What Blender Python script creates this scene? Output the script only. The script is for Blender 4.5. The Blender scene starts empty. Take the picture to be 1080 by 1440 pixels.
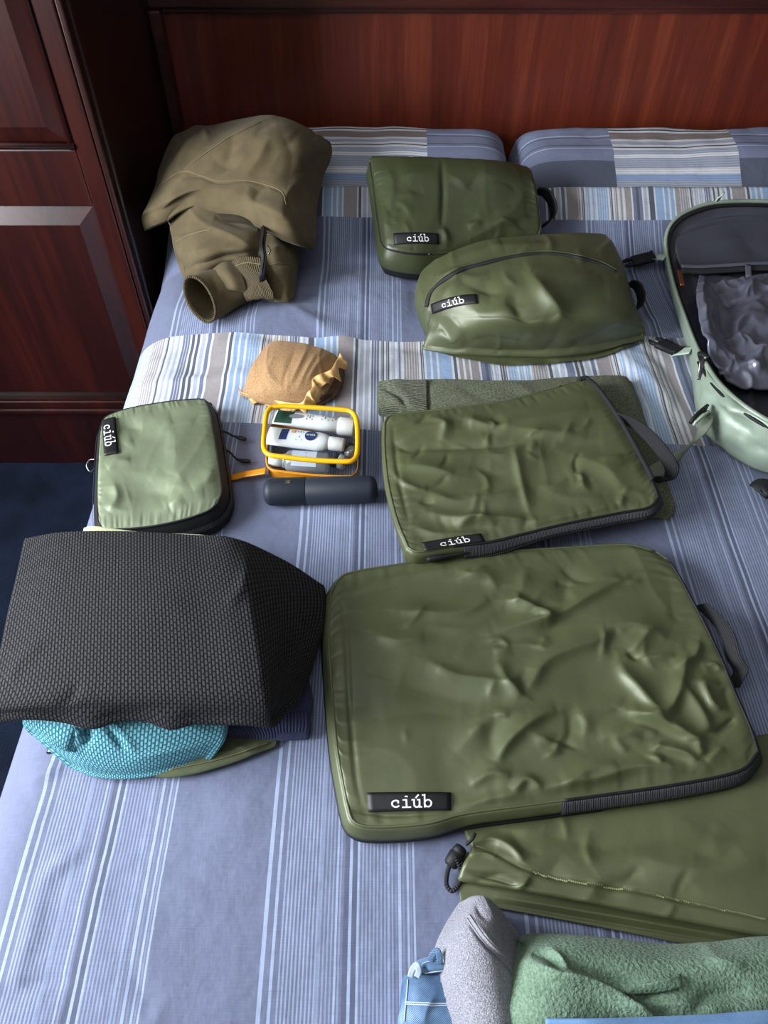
import bpy, bmesh, math, random
import numpy as np
from mathutils import Vector

random.seed(4); rng = np.random.default_rng(4)
SC = bpy.context.scene
COL = SC.collection
PI = math.pi

# ------------------------------------------------------------------ camera
ZB = 0.60                      # nominal top of the made bed above the floor
CAMZ = 1.55                    # phone held at chest height at the foot of the bed
TH = math.radians(50.0)        # pitch below horizontal
FPX = 1082.0
cd = bpy.data.cameras.new('camera'); cam = bpy.data.objects.new('camera', cd); COL.objects.link(cam)
cam.location = (0, 0, CAMZ); cam.rotation_euler = (PI/2-TH, 0, 0)
cd.sensor_fit = 'VERTICAL'; cd.sensor_height = 36; cd.sensor_width = 27; cd.lens = 36*FPX/1440
cd.clip_start = 0.02
SC.camera = cam

# ------------------------------------------------------------------ world, light, exposure
w = bpy.data.worlds.new('World'); SC.world = w; w.use_nodes = True
bg = w.node_tree.nodes['Background']
bg.inputs[0].default_value = (0.70, 0.82, 1.0, 1); bg.inputs[1].default_value = 0.8
# daylight coming in at the window in the left wall (real opening, see wall_left)
WX, WY0, WY1, WZ0, WZ1 = -1.64, -0.45, 1.05, 0.90, 2.05
ld = bpy.data.lights.new('window_daylight', 'AREA'); lo = bpy.data.objects.new('window_daylight', ld); COL.objects.link(lo)
ld.shape = 'RECTANGLE'; ld.size = WY1-WY0; ld.size_y = WZ1-WZ0
ld.energy = 135; ld.color = (0.90, 0.95, 1.0)
lo.location = (WX-0.12, (WY0+WY1)/2, (WZ0+WZ1)/2); lo.rotation_euler = (0, -PI/2, 0)
SC.view_settings.view_transform = 'Standard'
try: SC.view_settings.look = 'None'
except Exception: pass
SC.view_settings.gamma = 1.0; SC.view_settings.use_curve_mapping = False
SC.view_settings.exposure = 0.6
SC.cycles.max_bounces = 10; SC.cycles.transparent_max_bounces = 12

# ------------------------------------------------------------------ geometry helpers
SN, CS = math.sin(TH), math.cos(TH)
def ray(px, py):
    a, b = px-540.0, 720.0-py
    return np.array([a, FPX*CS + b*SN, -FPX*SN + b*CS])
def P(px, py, h=0.0):
    """world point seen at px,py that lies h metres above the bed"""
    d = ray(px, py); t = (ZB+h-CAMZ)/d[2]
    return np.array([d[0]*t, d[1]*t, ZB+h])
def PB(px, py, h=0.0):
    """vectorised: world points at height h above the real duvet surface"""
    px, py, h = np.broadcast_arrays(np.asarray(px, float), np.asarray(py, float), np.asarray(h, float))
    a, b = px-540.0, 720.0-py
    D = np.stack([a, FPX*CS+b*SN, -FPX*SN+b*CS], -1); z = ZB+h
    for _ in range(6):
        t = (z-CAMZ)/D[..., 2]; X = D*t[..., None]
        z = 0.5*z+0.5*(ZB+h+bz(X[..., 0], np.clip(X[..., 1], -0.05, 1.6)))
    t = (z-CAMZ)/D[..., 2]; X = D*t[..., None]; X[..., 2] += CAMZ
    return X
def PY(px, py, Y):
    d = ray(px, py); t = Y/d[1]
    return np.array([d[0]*t, Y, CAMZ+d[2]*t])
def proj(V):
    V = np.asarray(V, float); x, y, z = V[..., 0], V[..., 1], V[..., 2]-CAMZ
    dep = y*CS - z*SN; up = y*SN + z*CS
    return np.stack([540+FPX*x/dep, 720-FPX*up/dep], -1)

def smooth(a, b, x):
    t = np.clip((x-a)/(b-a), 0, 1); return t*t*(3-2*t)
_perm = rng.random((256, 256))
def vn(x, y):
    xi = np.floor(x).astype(int); yi = np.floor(y).astype(int); fx = x-xi; fy = y-yi
    fx = fx*fx*fx*(fx*(fx*6-15)+10); fy = fy*fy*fy*(fy*(fy*6-15)+10)
    g = lambda i, j: _perm[i % 256, j % 256]
    return (g(xi, yi)*(1-fx)+g(xi+1, yi)*fx)*(1-fy) + (g(xi, yi+1)*(1-fx)+g(xi+1, yi+1)*fx)*fy - 0.5
def fbm(x, y, s, oct=3, seed=0):
    r = 0; a = 1
    for k in range(oct):
        r = r + a*vn(x*s+seed*17.3+k*31.7, y*s+seed*9.1+k*11.3); s *= 2.03; a *= 0.5
    return r
def ridged(x, y, s, k=3, seed=0):
    wx = x+0.35/s*fbm(x, y, s*0.7, 2, seed+5); wy = y+0.35/s*fbm(x, y, s*0.7, 2, seed+9)
    n = np.clip(1-np.abs(vn(wx*s+seed*7.7, wy*s+seed*3.3))*3.2, 0, 1)
    return n**k

def cr(pts, n):
    """Catmull-Rom through pts resampled to n points by arc length"""
    p = np.asarray(pts, float)
    if len(p) == 2:
        t = np.linspace(0, 1, n)[:, None]; return p[0]*(1-t)+p[1]*t
    q = np.vstack([2*p[0]-p[1], p, 2*p[-1]-p[-2]]); out = []
    for i in range(1, len(q)-2):
        t = np.linspace(0, 1, 24, endpoint=False)[:, None]
        a, b, c, d = q[i-1], q[i], q[i+1], q[i+2]
        out.append(0.5*((2*b)+(c-a)*t+(2*a-5*b+4*c-d)*t*t+(3*b-a-3*c+d)*t**3))
    out = np.vstack(out+[p[-1:]])
    s = np.r_[0, np.cumsum(np.linalg.norm(np.diff(out, axis=0), axis=1))]
    u = np.linspace(0, s[-1], n)
    return np.stack([np.interp(u, s, out[:, k]) for k in range(p.shape[1])], -1)

def crgrid(G, n, m):
    """bicubic Catmull-Rom surface through control grid G[r][c] -> [n][m]"""
    G = np.asarray(G, float)
    def ev(p, k):
        q = np.concatenate([2*p[:1]-p[1:2], p, 2*p[-1:]-p[-2:-1]], 0)
        u = np.linspace(0, len(p)-1-1e-9, k); i = u.astype(int); t = (u-i).reshape(-1, *([1]*(p.ndim-1)))
        a, b, c, d = q[i], q[i+1], q[i+2], q[i+3]
        return 0.5*((2*b)+(c-a)*t+(2*a-5*b+4*c-d)*t*t+(3*b-a-3*c+d)*t**3)
    A = ev(G, n); return np.swapaxes(ev(np.swapaxes(A, 0, 1), m), 0, 1)

def crease(pxy, items):
    """height from traced folds: (polyline px, amp, width1 px, width2 px)"""
    h = np.zeros(pxy.shape[:-1])
    for it in items:
        pl, amp, w1 = it[0], it[1], it[2]; w2 = it[3] if len(it) > 3 else w1
        pl = cr(pl, max(8, 6*len(pl))); best = np.full(h.shape, 1e9); tt = np.zeros(h.shape); sg = np.zeros(h.shape)
        N = len(pl)-1
        lo_, hi_ = pl.min(0)-3.2*max(w1, w2), pl.max(0)+3.2*max(w1, w2)
        M = ((pxy[..., 0] > lo_[0]) & (pxy[..., 0] < hi_[0]) & (pxy[..., 1] > lo_[1]) & (pxy[..., 1] < hi_[1]))
        if not M.any(): continue
        q = pxy[M]; b = np.full(len(q), 1e9); T = np.zeros(len(q)); S = np.zeros(len(q))
        for i in range(N):
            a0 = pl[i]; e = pl[i+1]-a0; L2 = e@e+1e-9
            r = q-a0; t = np.clip((r@e)/L2, 0, 1); dv = r-t[:, None]*e; d = np.hypot(dv[:, 0], dv[:, 1])
            k = d < b; b[k] = d[k]; T[k] = (i+t[k])/N; S[k] = np.sign(e[0]*r[k, 1]-e[1]*r[k, 0])
        W = np.where(S > 0, w1, w2)
        h[M] += amp*np.sqrt(np.clip(np.sin(PI*np.clip(T, 0.02, 0.98)), 0, 1))*(0.55*np.exp(-(b/W)**2)+0.45*np.exp(-(np.sqrt((b/W)**2+0.02)-0.14)*1.7))
    return h
def crumple(x0, y0, x1, y1, n, amp, seed, lmin=20, lmax=60, wid=5, bias=None):
    """random small folds inside a pixel box"""
    r = np.random.default_rng(seed); out = []
    for _ in range(n):
        c = np.array([r.uniform(x0, x1), r.uniform(y0, y1)]); a = r.uniform(0, PI) if bias is None else r.normal(bias, 0.45); L = r.uniform(lmin, lmax); d = np.array([math.cos(a), math.sin(a)*0.85])*L/2; b = np.array([-d[1], d[0]])*r.uniform(-.35, .35)
        w_ = wid*r.uniform(.6, 1.5); out.append(([tuple(c-d), tuple(c+b), tuple(c+d)], amp*r.uniform(.4, 1.2)*r.choice([1, 1, -1]), w_, w_*r.uniform(1.2, 2.6)))
    return out

# ---- the made bed: height of the duvet above nominal, used by everything that lies on it
DUV = [  # traced swells and folds of the duvet (pixels, metres, pixels)
    ([(225, 430), (330, 470), (450, 440), (590, 430)], 0.030, 40, 50),
    ([(420, 395), (500, 378), (600, 385)], 0.012, 9, 16),
    ([(425, 345), (510, 338), (590, 350)], 0.008, 8, 14),
    ([(330, 440), (430, 425), (540, 410), (600, 405)], 0.010, 8, 20),
    ([(230, 500), (340, 480), (450, 492), (560, 488), (640, 500)], -0.010, 10, 14),
    ([(180, 545), (300, 535), (420, 530)], 0.006, 8, 12),
    ([(470, 565), (540, 520), (560, 500)], 0.006, 8, 12),
    ([(455, 715), (500, 700), (545, 705)], 0.007, 8, 14),
    ([(350, 735), (420, 722), (520, 735)], 0.005, 9, 14),
    ([(890, 520), (930, 560), (960, 600)], 0.010, 10, 16),
    ([(870, 500), (900, 550), (915, 600)], 0.008, 8, 14),
    ([(930, 450), (890, 475), (860, 500)], 0.010, 14, 20),
    ([(30, 1100), (60, 1090), (85, 1075)], 0.006, 10, 14),
    ([(60, 1250), (75, 1225), (120, 1190)], 0.005, 8, 14),
    ([(20, 1390), (50, 1290), (60, 1240)], 0.004, 10, 16),
    ([(870, 300), (930, 290), (990, 300)], 0.006, 6, 8),
    ([(800, 300), (820, 285), (900, 268)], 0.006, 6, 8),
    ([(100, 690), (120, 640), (150, 600)], 0.008, 8, 10),
    ([(92, 720), (105, 690), (112, 660)], -0.008, 6, 8),
]
DUV += crumple(420, 320, 610, 490, 14, .005, 71, 40, 110, 9, 0.0)+crumple(540, 490, 960, 520, 8, .004, 72, 30, 80, 8, 0.2)+crumple(880, 480, 980, 640, 10, .006, 73, 40, 90, 9, 1.2)+crumple(780, 262, 990, 310, 10, .004, 74, 20, 60, 6, 0.3)+crumple(110, 480, 330, 580, 8, .004, 75, 30, 80, 8, 0.1)+crumple(0, 1080, 250, 1440, 8, .003, 76, 50, 120, 10)
RISE = [(1.48, 0.0), (1.56, 0.04), (1.62, 0.075), (1.66, 0.095), (1.74, 0.105)]
def bz(x, y):
    x = np.asarray(x, float); y = np.asarray(y, float); x, y = np.broadcast_arrays(x, y)
    h = 0.012*fbm(x, y, 3.0, 2, 1) + 0.004*fbm(x, y, 9.0, 2, 2)
    rise = np.interp(y, [r[0] for r in RISE], [r[1] for r in RISE])
    c = np.exp(-((x-0.29)/0.05)**2)
    h = h*smooth(1.75, 1.4, y) + rise*(1-0.35*c)
    pxy = proj(np.stack([x, np.maximum(y, -0.05), np.full(x.shape, ZB)], -1))
    return h + crease(pxy, DUV)
_bzc = {}
def bz1(x, y):
    return bz(x, y)

ORG = {}
def mk(name, V, F, mat, parent=None, uv=None, smooth_=True, solid=0.0, offset=-1.0, uvl=None):
    V = np.asarray(V, float).reshape(-1, 3); org = np.zeros(3)
    if parent is not None: org = ORG[parent.name]
    me = bpy.data.meshes.new(name)
    V2 = V-org
    F = [tuple(int(i) for i in f) for f in F]
    me.from_pydata(V2.tolist(), [], F)
    if uv is not None:
        uv = np.asarray(uv, float).reshape(-1, 2)
        L = me.uv_layers.new(name='UVMap'); idx = np.empty(len(me.loops), dtype=np.int32); me.loops.foreach_get('vertex_index', idx)
        L.data.foreach_set('uv', uv[idx].astype(np.float32).ravel())
    me.materials.append(mat)
    if smooth_: me.polygons.foreach_set('use_smooth', np.ones(len(me.polygons), dtype=bool))
    me.update()
    o = bpy.data.objects.new(name, me); COL.objects.link(o)
    ORG[o.name] = org
    if parent is not None: o.parent = parent
    if solid:
        md = o.modifiers.new('thickness', 'SOLIDIFY'); md.thickness = solid; md.offset = offset
    return o
def tag(o, label=None, cat=None, group=None, kind=None):
    if label: o['label'] = label
    if cat: o['category'] = cat
    if group: o['group'] = group
    if kind: o['kind'] = kind
    return o
def thing(name, label, cat, loc, group=None):
    o = bpy.data.objects.new(name, None); COL.objects.link(o); o.location = tuple(loc); o.empty_display_size = 0.05
    ORG[o.name] = np.array(loc, float)
    return tag(o, label, cat, group)
def gfaces(n, m, flip=False, wrap=False):
    F = []
    for i in range(n-1):
        for j in range(m if wrap else m-1):
            k = (j+1) % m
            f = (i*m+j, (i+1)*m+j, (i+1)*m+k, i*m+k)
            F.append(f if not flip else f[::-1])
    return F
def grid_uv(V):
    """metric uv from average edge lengths"""
    n, m = V.shape[:2]
    du = np.linalg.norm(np.diff(V, axis=1), axis=2); dv = np.linalg.norm(np.diff(V, axis=0), axis=2)
    u = np.concatenate([np.zeros((n, 1)), np.cumsum(du, 1)], 1); v = np.concatenate([np.zeros((1, m)), np.cumsum(dv, 0)], 0)
    u = np.broadcast_to(u.mean(0)[None, :], (n, m))*1.0; v = np.broadcast_to(v.mean(1)[:, None], (n, m))*1.0
    return np.stack([u, -v], -1)
def loop_of(V):
    return np.concatenate([V[0, :-1], V[:-1, -1], V[-1, :0:-1], V[:0:-1, 0]], 0)   # clockwise seen from above
def outward(L):
    t = np.roll(L, -1, 0)-np.roll(L, 1, 0); nrm = np.stack([-t[:, 1], t[:, 0]], -1)
    nrm /= np.linalg.norm(nrm, axis=1)[:, None]+1e-9
    for _ in range(3): nrm = (nrm+np.roll(nrm, 1, 0)+np.roll(nrm, -1, 0))/3
    nrm /= np.linalg.norm(nrm, axis=1)[:, None]+1e-9
    return nrm
def rim_rings(L, base, bulge, rings):
    nr = outward(L); out = []
    for k in range(rings+1):
        t = k/rings; R = L.copy(); R[:, 2] = L[:, 2]*(1-t)+base*t
        R[:, :2] += nr*(bulge*math.sin(PI*t))[:, None] if isinstance(bulge, np.ndarray) else nr*(bulge*math.sin(PI*t))
        out.append(R)
    return np.array(out)
def slab(name, V, mat, parent=None, drop=None, bulge=0.006, rings=5, uvs=None, floor=True):
    """a soft thing: top surface V plus a rounded rolled-under rim, closed below"""
    n, m = V.shape[:2]; L = loop_of(V)
    g = ZB+bz(L[:, 0], L[:, 1])+0.006
    base = g if drop is None else np.maximum(L[:, 2]-drop, g) if floor else L[:, 2]-drop
    base = np.minimum(base, L[:, 2]-0.001)
    R = rim_rings(L, base, bulge, rings)
    idx = np.arange(n*m).reshape(n, m); Li = np.concatenate([idx[0, :-1], idx[:-1, -1], idx[-1, :0:-1], idx[:0:-1, 0]])
    K = len(L); verts = [V.reshape(-1, 3)]; off = n*m; rows = [Li]
    uv = grid_uv(V) if uvs is None else uvs; U = [uv.reshape(-1, 2)]; uL = uv.reshape(-1, 2)[Li]
    nr = outward(L)
    for k in range(1, rings+1):
        verts.append(R[k]); rows.append(np.arange(off, off+K)); off += K
        U.append(uL+nr*0.006*k)
    F = gfaces(n, m)
    for k in range(rings):
        a, b = rows[k], rows[k+1]
        for j in range(K):
            q = (j+1) % K; F.append((a[j], a[q], b[q], b[j]))
    # underside follows the top (a layer of cloth) or the duvet
    ti = V[1:-1, 1:-1]; gi = ZB+bz(ti[..., 0], ti[..., 1])+0.006
    if not floor and drop is not None: zi = np.minimum(np.full(ti.shape[:2], base.mean()), ti[..., 2]-0.001)
    else: zi = np.minimum(gi if drop is None else np.maximum(ti[..., 2]-drop, gi), ti[..., 2]-0.001)
    bi = ti.copy(); bi[..., 2] = zi; verts.append(bi.reshape(-1, 3)); U.append(uv[1:-1, 1:-1].reshape(-1, 2))
    B = np.empty((n, m), int); B[1:-1, 1:-1] = off+np.arange((n-2)*(m-2)).reshape(n-2, m-2); b = rows[-1]
    B[0, :-1] = b[:m-1]; B[:-1, -1] = b[m-1:m+n-2]; B[-1, :0:-1] = b[m+n-2:2*m+n-3]; B[:0:-1, 0] = b[2*m+n-3:]
    for i in range(n-1):
        for j in range(m-1): F.append((B[i, j], B[i, j+1], B[i+1, j+1], B[i+1, j]))
    return mk(name, np.vstack(verts), F, mat, parent, np.vstack(U))
def tubepath(name, pts, r, mat, parent=None, seg=8, n=None, closed=False, flat=1.0, up=(0, 0, 1)):
    pts = np.asarray(pts, float)
    if n: pts = cr(np.vstack([pts, pts[:1]]) if closed else pts, n+1 if closed else n)
    if closed and n: pts = pts[:-1]
    N = len(pts); rr = np.broadcast_to(np.asarray(r, float), (N,)) if not (isinstance(r, (list, np.ndarray)) and len(r) != N) else np.interp(np.linspace(0, 1, N), np.linspace(0, 1, len(r)), r)
    T = (np.roll(pts, -1, 0)-np.roll(pts, 1, 0)) if closed else np.gradient(pts, axis=0)
    T /= np.linalg.norm(T, axis=1)[:, None]+1e-12
    U = np.array(up, float); A = np.cross(T, U); bad = np.linalg.norm(A, axis=1) < 1e-4; A[bad] = np.cross(T[bad], [1, 0.1, 0])
    A /= np.linalg.norm(A, axis=1)[:, None]; B = np.cross(A, T)
    a = np.linspace(0, 2*PI, seg, endpoint=False)
    V = pts[:, None, :]+rr[:, None, None]*(np.cos(a)[None, :, None]*A[:, None, :]+flat*np.sin(a)[None, :, None]*B[:, None, :])
    F = gfaces(N, seg, wrap=True)
    if closed:
        F += [((N-1)*seg+j, j, (j+1) % seg, (N-1)*seg+(j+1) % seg) for j in range(seg)]
    else:
        F += [tuple(range(seg)), tuple((N-1)*seg+j for j in range(seg))[::-1]]
    s = np.r_[0, np.cumsum(np.linalg.norm(np.diff(pts, axis=0), axis=1))]
    uv = np.stack(np.broadcast_arrays(s[:, None], (a/(2*PI)*0.02)[None, :]), -1)
    return mk(name, V, F, mat, parent, uv)
def strip(name, pts, width, mat, parent=None, n=40, th=0.0015, side=None):
    """flat webbing along 3D pts; side: direction of its width"""
    p = cr(pts, n); T = np.gradient(p, axis=0); T /= np.linalg.norm(T, axis=1)[:, None]
    if side is None: A = np.cross(T, [0, 0, 1])
    else: A = np.broadcast_to(np.asarray(side, float).reshape(-1, 3)[0], T.shape) if np.size(side) == 3 else cr(side, n)
    A = A/(np.linalg.norm(A, axis=1)[:, None]+1e-9)
    V = np.stack([p-A*width/2, p-A*width/4, p, p+A*width/4, p+A*width/2], 1)
    return mk(name, V, gfaces(n, 5), mat, parent, grid_uv(V), solid=th, offset=0)
def box(name, lo_, hi_, mat, parent=None, bev=0.0, kind=None):
    bm = bmesh.new(); bmesh.ops.create_cube(bm, size=1)
    lo_ = np.array(lo_, float); hi_ = np.array(hi_, float); c = (lo_+hi_)/2; s = hi_-lo_
    for v in bm.verts: v.co = Vector((v.co.x*s[0]+c[0], v.co.y*s[1]+c[1], v.co.z*s[2]+c[2]))
    if bev: bmesh.ops.bevel(bm, geom=bm.edges[:], offset=bev, segments=2, affect='EDGES', profile=0.5)
    V = [tuple(v.co) for v in bm.verts]; bm.verts.index_update(); F = [[v.index for v in f.verts] for f in bm.faces]; bm.free()
    o = mk(name, V, F, mat, parent, smooth_=False)
    if kind: o['kind'] = kind
    return o
def revolve(name, axis0, axis1, prof, mat, parent=None, seg=28, flat=1.0):
    """lathe along axis0->axis1; prof = [(t 0..1, r)]"""
    a0 = np.array(axis0, float); a1 = np.array(axis1, float); T = (a1-a0)/np.linalg.norm(a1-a0)
    A = np.cross(T, [0, 0, 1]); A /= np.linalg.norm(A); B = np.cross(A, T)
    a = np.linspace(0, 2*PI, seg, endpoint=False); V = []
    for t, r in prof: V.append(a0+(a1-a0)*t+r*(np.cos(a)[:, None]*A+flat*np.sin(a)[:, None]*B))
    n = len(prof); F = gfaces(n, seg, wrap=True)+[tuple(range(seg)), tuple((n-1)*seg+j for j in range(seg))[::-1]]
    return mk(name, np.array(V), F, mat, parent)
def surf(G, n, m, scale=0.01):
    """control grid of (px,py,height cm) -> world surface that rests on the duvet"""
    G = np.array(G, float)
    return crgrid(PB(G[..., 0], G[..., 1], G[..., 2]*scale), n, m)
def side_px(pts, h, n):
    hs = h if isinstance(h, (list, tuple)) else [h]*len(pts)
    q = np.array(pts, float)
    return cr(PB(q[:, 0], q[:, 1], np.array(hs, float)), n)
def coons(top, right, bottom, left, n):
    u = np.linspace(0, 1, n); v = np.linspace(0, 1, n); U, Vv = np.meshgrid(u, v); U = U[..., None]; Vv = Vv[..., None]
    A = (1-Vv)*top[None]+Vv*bottom[None]; B = (1-U)*left[:, None]+U*right[:, None]
    C = (1-U)*(1-Vv)*top[0]+U*(1-Vv)*top[-1]+(1-U)*Vv*bottom[0]+U*Vv*bottom[-1]
    return A+B-C, U[..., 0], Vv[..., 0]

# ------------------------------------------------------------------ material helpers
def s2l(c):
    c = np.array(c, float)/255.0
    return tuple(np.where(c <= 0.04045, c/12.92, ((c+0.055)/1.055)**2.4))
def col(c): return (*s2l(c), 1.0)
class NT:
    def __init__(self, name):
        self.m = bpy.data.materials.new(name); self.m.use_nodes = True; self.t = self.m.node_tree
        self.b = self.t.nodes['Principled BSDF']; self.l = self.t.links
    def n(self, typ, **kw):
        x = self.t.nodes.new(typ)
        for k, v in kw.items():
            if k in x.inputs.keys() if hasattr(x.inputs, 'keys') else False: x.inputs[k].default_value = v
            else: setattr(x, k, v)
        return x
    def link(self, a, b): self.l.new(a, b)
    def val(self, sock, v):
        if hasattr(v, 'is_linked') or isinstance(v, bpy.types.NodeSocket): self.link(v, sock)
        else: sock.default_value = v
    def math(self, op, a, b=None, c=None, clamp=False):
        x = self.t.nodes.new('ShaderNodeMath'); x.operation = op; x.use_clamp = clamp
        self.val(x.inputs[0], a)
        if b is not None: self.val(x.inputs[1], b)
        if c is not None: self.val(x.inputs[2], c)
        return x.outputs[0]
    def mix(self, f, a, b):
        x = self.t.nodes.new('ShaderNodeMix'); x.data_type = 'RGBA'
        self.val(x.inputs['Factor'], f); self.val(x.inputs[6], a); self.val(x.inputs[7], b)
        return x.outputs[2]
    def ramp(self, f, stops, interp='LINEAR'):
        x = self.t.nodes.new('ShaderNodeValToRGB'); r = x.color_ramp; r.interpolation = interp
        while len(r.elements) > 1: r.elements.remove(r.elements[-1])
        r.elements[0].position = stops[0][0]; r.elements[0].color = stops[0][1]
        for p, c in stops[1:]:
            e = r.elements.new(p); e.color = c
        self.val(x.inputs[0], f); return x.outputs[0]
    def uv(self):
        x = self.t.nodes.new('ShaderNodeUVMap'); return x.outputs[0]
    def obj(self):
        x = self.t.nodes.new('ShaderNodeTexCoord'); return x.outputs['Object']
    def sep(self, v):
        x = self.t.nodes.new('ShaderNodeSeparateXYZ'); self.link(v, x.inputs[0]); return x.outputs
    def map(self, v, scale=(1, 1, 1), loc=(0, 0, 0), rot=(0, 0, 0)):
        x = self.t.nodes.new('ShaderNodeMapping'); self.link(v, x.inputs[0]); x.inputs['Scale'].default_value = scale; x.inputs['Location'].default_value = loc; x.inputs['Rotation'].default_value = rot
        return x.outputs[0]
    def noise(self, v, s, d=2.0, r=0.5, dist=0.0):
        x = self.t.nodes.new('ShaderNodeTexNoise'); self.link(v, x.inputs['Vector']); x.inputs['Scale'].default_value = s; x.inputs['Detail'].default_value = d; x.inputs['Roughness'].default_value = r; x.inputs['Distortion'].default_value = dist
        return x.outputs[0]
    def bump(self, h, strength, dist, normal=None):
        x = self.t.nodes.new('ShaderNodeBump'); x.inputs['Strength'].default_value = strength; x.inputs['Distance'].default_value = dist
        self.link(h, x.inputs['Height'])
        if normal is not None: self.link(normal, x.inputs['Normal'])
        self.link(x.outputs[0], self.b.inputs['Normal']); return x.outputs[0]
    def set(self, **kw):
        for k, v in kw.items():
            s = self.b.inputs[k.replace('_', ' ')]; self.val(s, v)
        return self
def simple(name, c, rough=0.5, metal=0.0, spec=0.5, bump=None, var=0.0, sheen=0.0, coat=0.0):
    t = NT(name); t.set(Roughness=rough, Metallic=metal)
    t.b.inputs['Specular IOR Level'].default_value = spec
    if sheen: t.b.inputs['Sheen Weight'].default_value = sheen; t.b.inputs['Sheen Roughness'].default_value = 0.4
    if coat: t.b.inputs['Coat Weight'].default_value = coat; t.b.inputs['Coat Roughness'].default_value = 0.15
    o = t.obj()
    if var:
        f = t.noise(o, 9.0, 3.0); c2 = tuple(np.clip(np.array(c)*(1+var), 0, 255)); c1 = tuple(np.array(c)*(1-var))
        t.set(Base_Color=t.ramp(f, [(0.3, col(c1)), (0.7, col(c2))]))
    else: t.set(Base_Color=col(c))
    if bump: t.bump(t.noise(o, bump[0], 3.0), bump[1], bump[2])
    return t.m
def nylon(name, c, rough=0.47, metal=0.14, spec=0.65):
    t = NT(name); uv = t.uv(); o = t.obj()
    f = t.noise(o, 14.0, 2.0); c1 = tuple(np.array(c)*0.94); c2 = tuple(np.array(c)*1.06)
    t.set(Base_Color=t.ramp(f, [(0.3, col(c1)), (0.7, col(c2))]), Roughness=rough, Metallic=metal)
    t.b.inputs['Specular IOR Level'].default_value = spec
    w = t.t.nodes.new('ShaderNodeTexWave'); w.inputs['Scale'].default_value = 400; w.bands_direction = 'DIAGONAL'; t.link(uv, w.inputs['Vector'])
    n1 = t.bump(w.outputs[0], 0.10, 0.0004)
    t.bump(t.noise(o, 45.0, 3.0), 0.16, 0.004, n1)
    return t.m
def knit(name, c, c2=None, ribs=0.0, marl=0.0, pile=0.0, fine=700.0, rough=0.9, ribdir=0):
    t = NT(name); uv = t.uv(); o = t.obj(); c2 = c2 or tuple(np.array(c)*0.8)
    f = t.noise(o, fine if marl else 30.0, 3.0, 0.6)
    lo_, hi_ = (0.38, 0.62) if marl else (0.25, 0.75)
    t.set(Base_Color=t.ramp(f, [(lo_, col(c2)), (hi_, col(c))]), Roughness=rough)
    t.b.inputs['Specular IOR Level'].default_value = 0.2
    t.b.inputs['Sheen Weight'].default_value = 0.06; t.b.inputs['Sheen Roughness'].default_value = 0.5
    nn = t.bump(t.noise(o, pile or 600.0, 2.0, 0.5), 0.55 if pile else 0.25, 0.004 if pile else 0.0015)
    if ribs:
        s = t.sep(uv)[ribdir]; h = t.math('SINE', t.math('MULTIPLY', s, 2*PI/ribs)); t.bump(h, 0.8, 0.0012, nn)
    return t.m
def waffle(name, c_hi, c_lo, sx, sy, depth=0.0016):
    t = NT(name); uv = t.uv()
    b = t.t.nodes.new('ShaderNodeTexBrick'); t.link(t.map(uv, rot=(0, 0, PI/2)), b.inputs['Vector'])
    b.inputs['Scale'].default_value = 1.0; b.inputs['Brick Width'].default_value = sy; b.inputs['Row Height'].default_value = sx
    b.inputs['Mortar Size'].default_value = sx*0.30; b.inputs['Mortar Smooth'].default_value = 0.7; b.offset = 0.5; b.inputs['Bias'].default_value = 0
    b.inputs['Color1'].default_value = (1, 1, 1, 1); b.inputs['Color2'].default_value = (0.8, 0.8, 0.8, 1); b.inputs['Mortar'].default_value = (0, 0, 0, 1)
    t.set(Base_Color=t.mix(b.outputs['Color'], col(c_lo), col(c_hi)), Roughness=0.85)
    t.b.inputs['Specular IOR Level'].default_value = 0.25
    n1 = t.bump(b.outputs['Color'], 1.0, depth)
    t.bump(t.noise(uv, 900.0, 2.0), 0.3, 0.0006, n1)
    return t.m
def wood(name, dark, mid, light, along='Z', rough=0.3, coat=0.5, scale=1.0, spec=0.5):
    t = NT(name); o = t.obj(); k = 0.05
    sc = {'Z': (scale, scale, k*scale), 'X': (k*scale, scale, scale)}[along]
    v = t.map(o, scale=sc)
    n1 = t.noise(v, 14.0, 5.0, 0.62, 0.6); n2 = t.noise(v, 130.0, 3.0, 0.6); n3 = t.noise(t.map(o, scale=(0.6, 0.6, 0.35)), 3.0, 2.0)
    f = t.math('ADD', t.math('MULTIPLY', n1, 0.62), t.math('ADD', t.math('MULTIPLY', n2, 0.23), t.math('MULTIPLY', n3, 0.15)))
    t.set(Base_Color=t.ramp(f, [(0.36, col(dark)), (0.5, col(mid)), (0.64, col(light))]), Roughness=rough)
    t.b.inputs['Coat Weight'].default_value = coat; t.b.inputs['Coat Roughness'].default_value = 0.18
    t.b.inputs['Specular IOR Level'].default_value = spec
    t.bump(n2, 0.08, 0.001)
    return t.m

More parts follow.
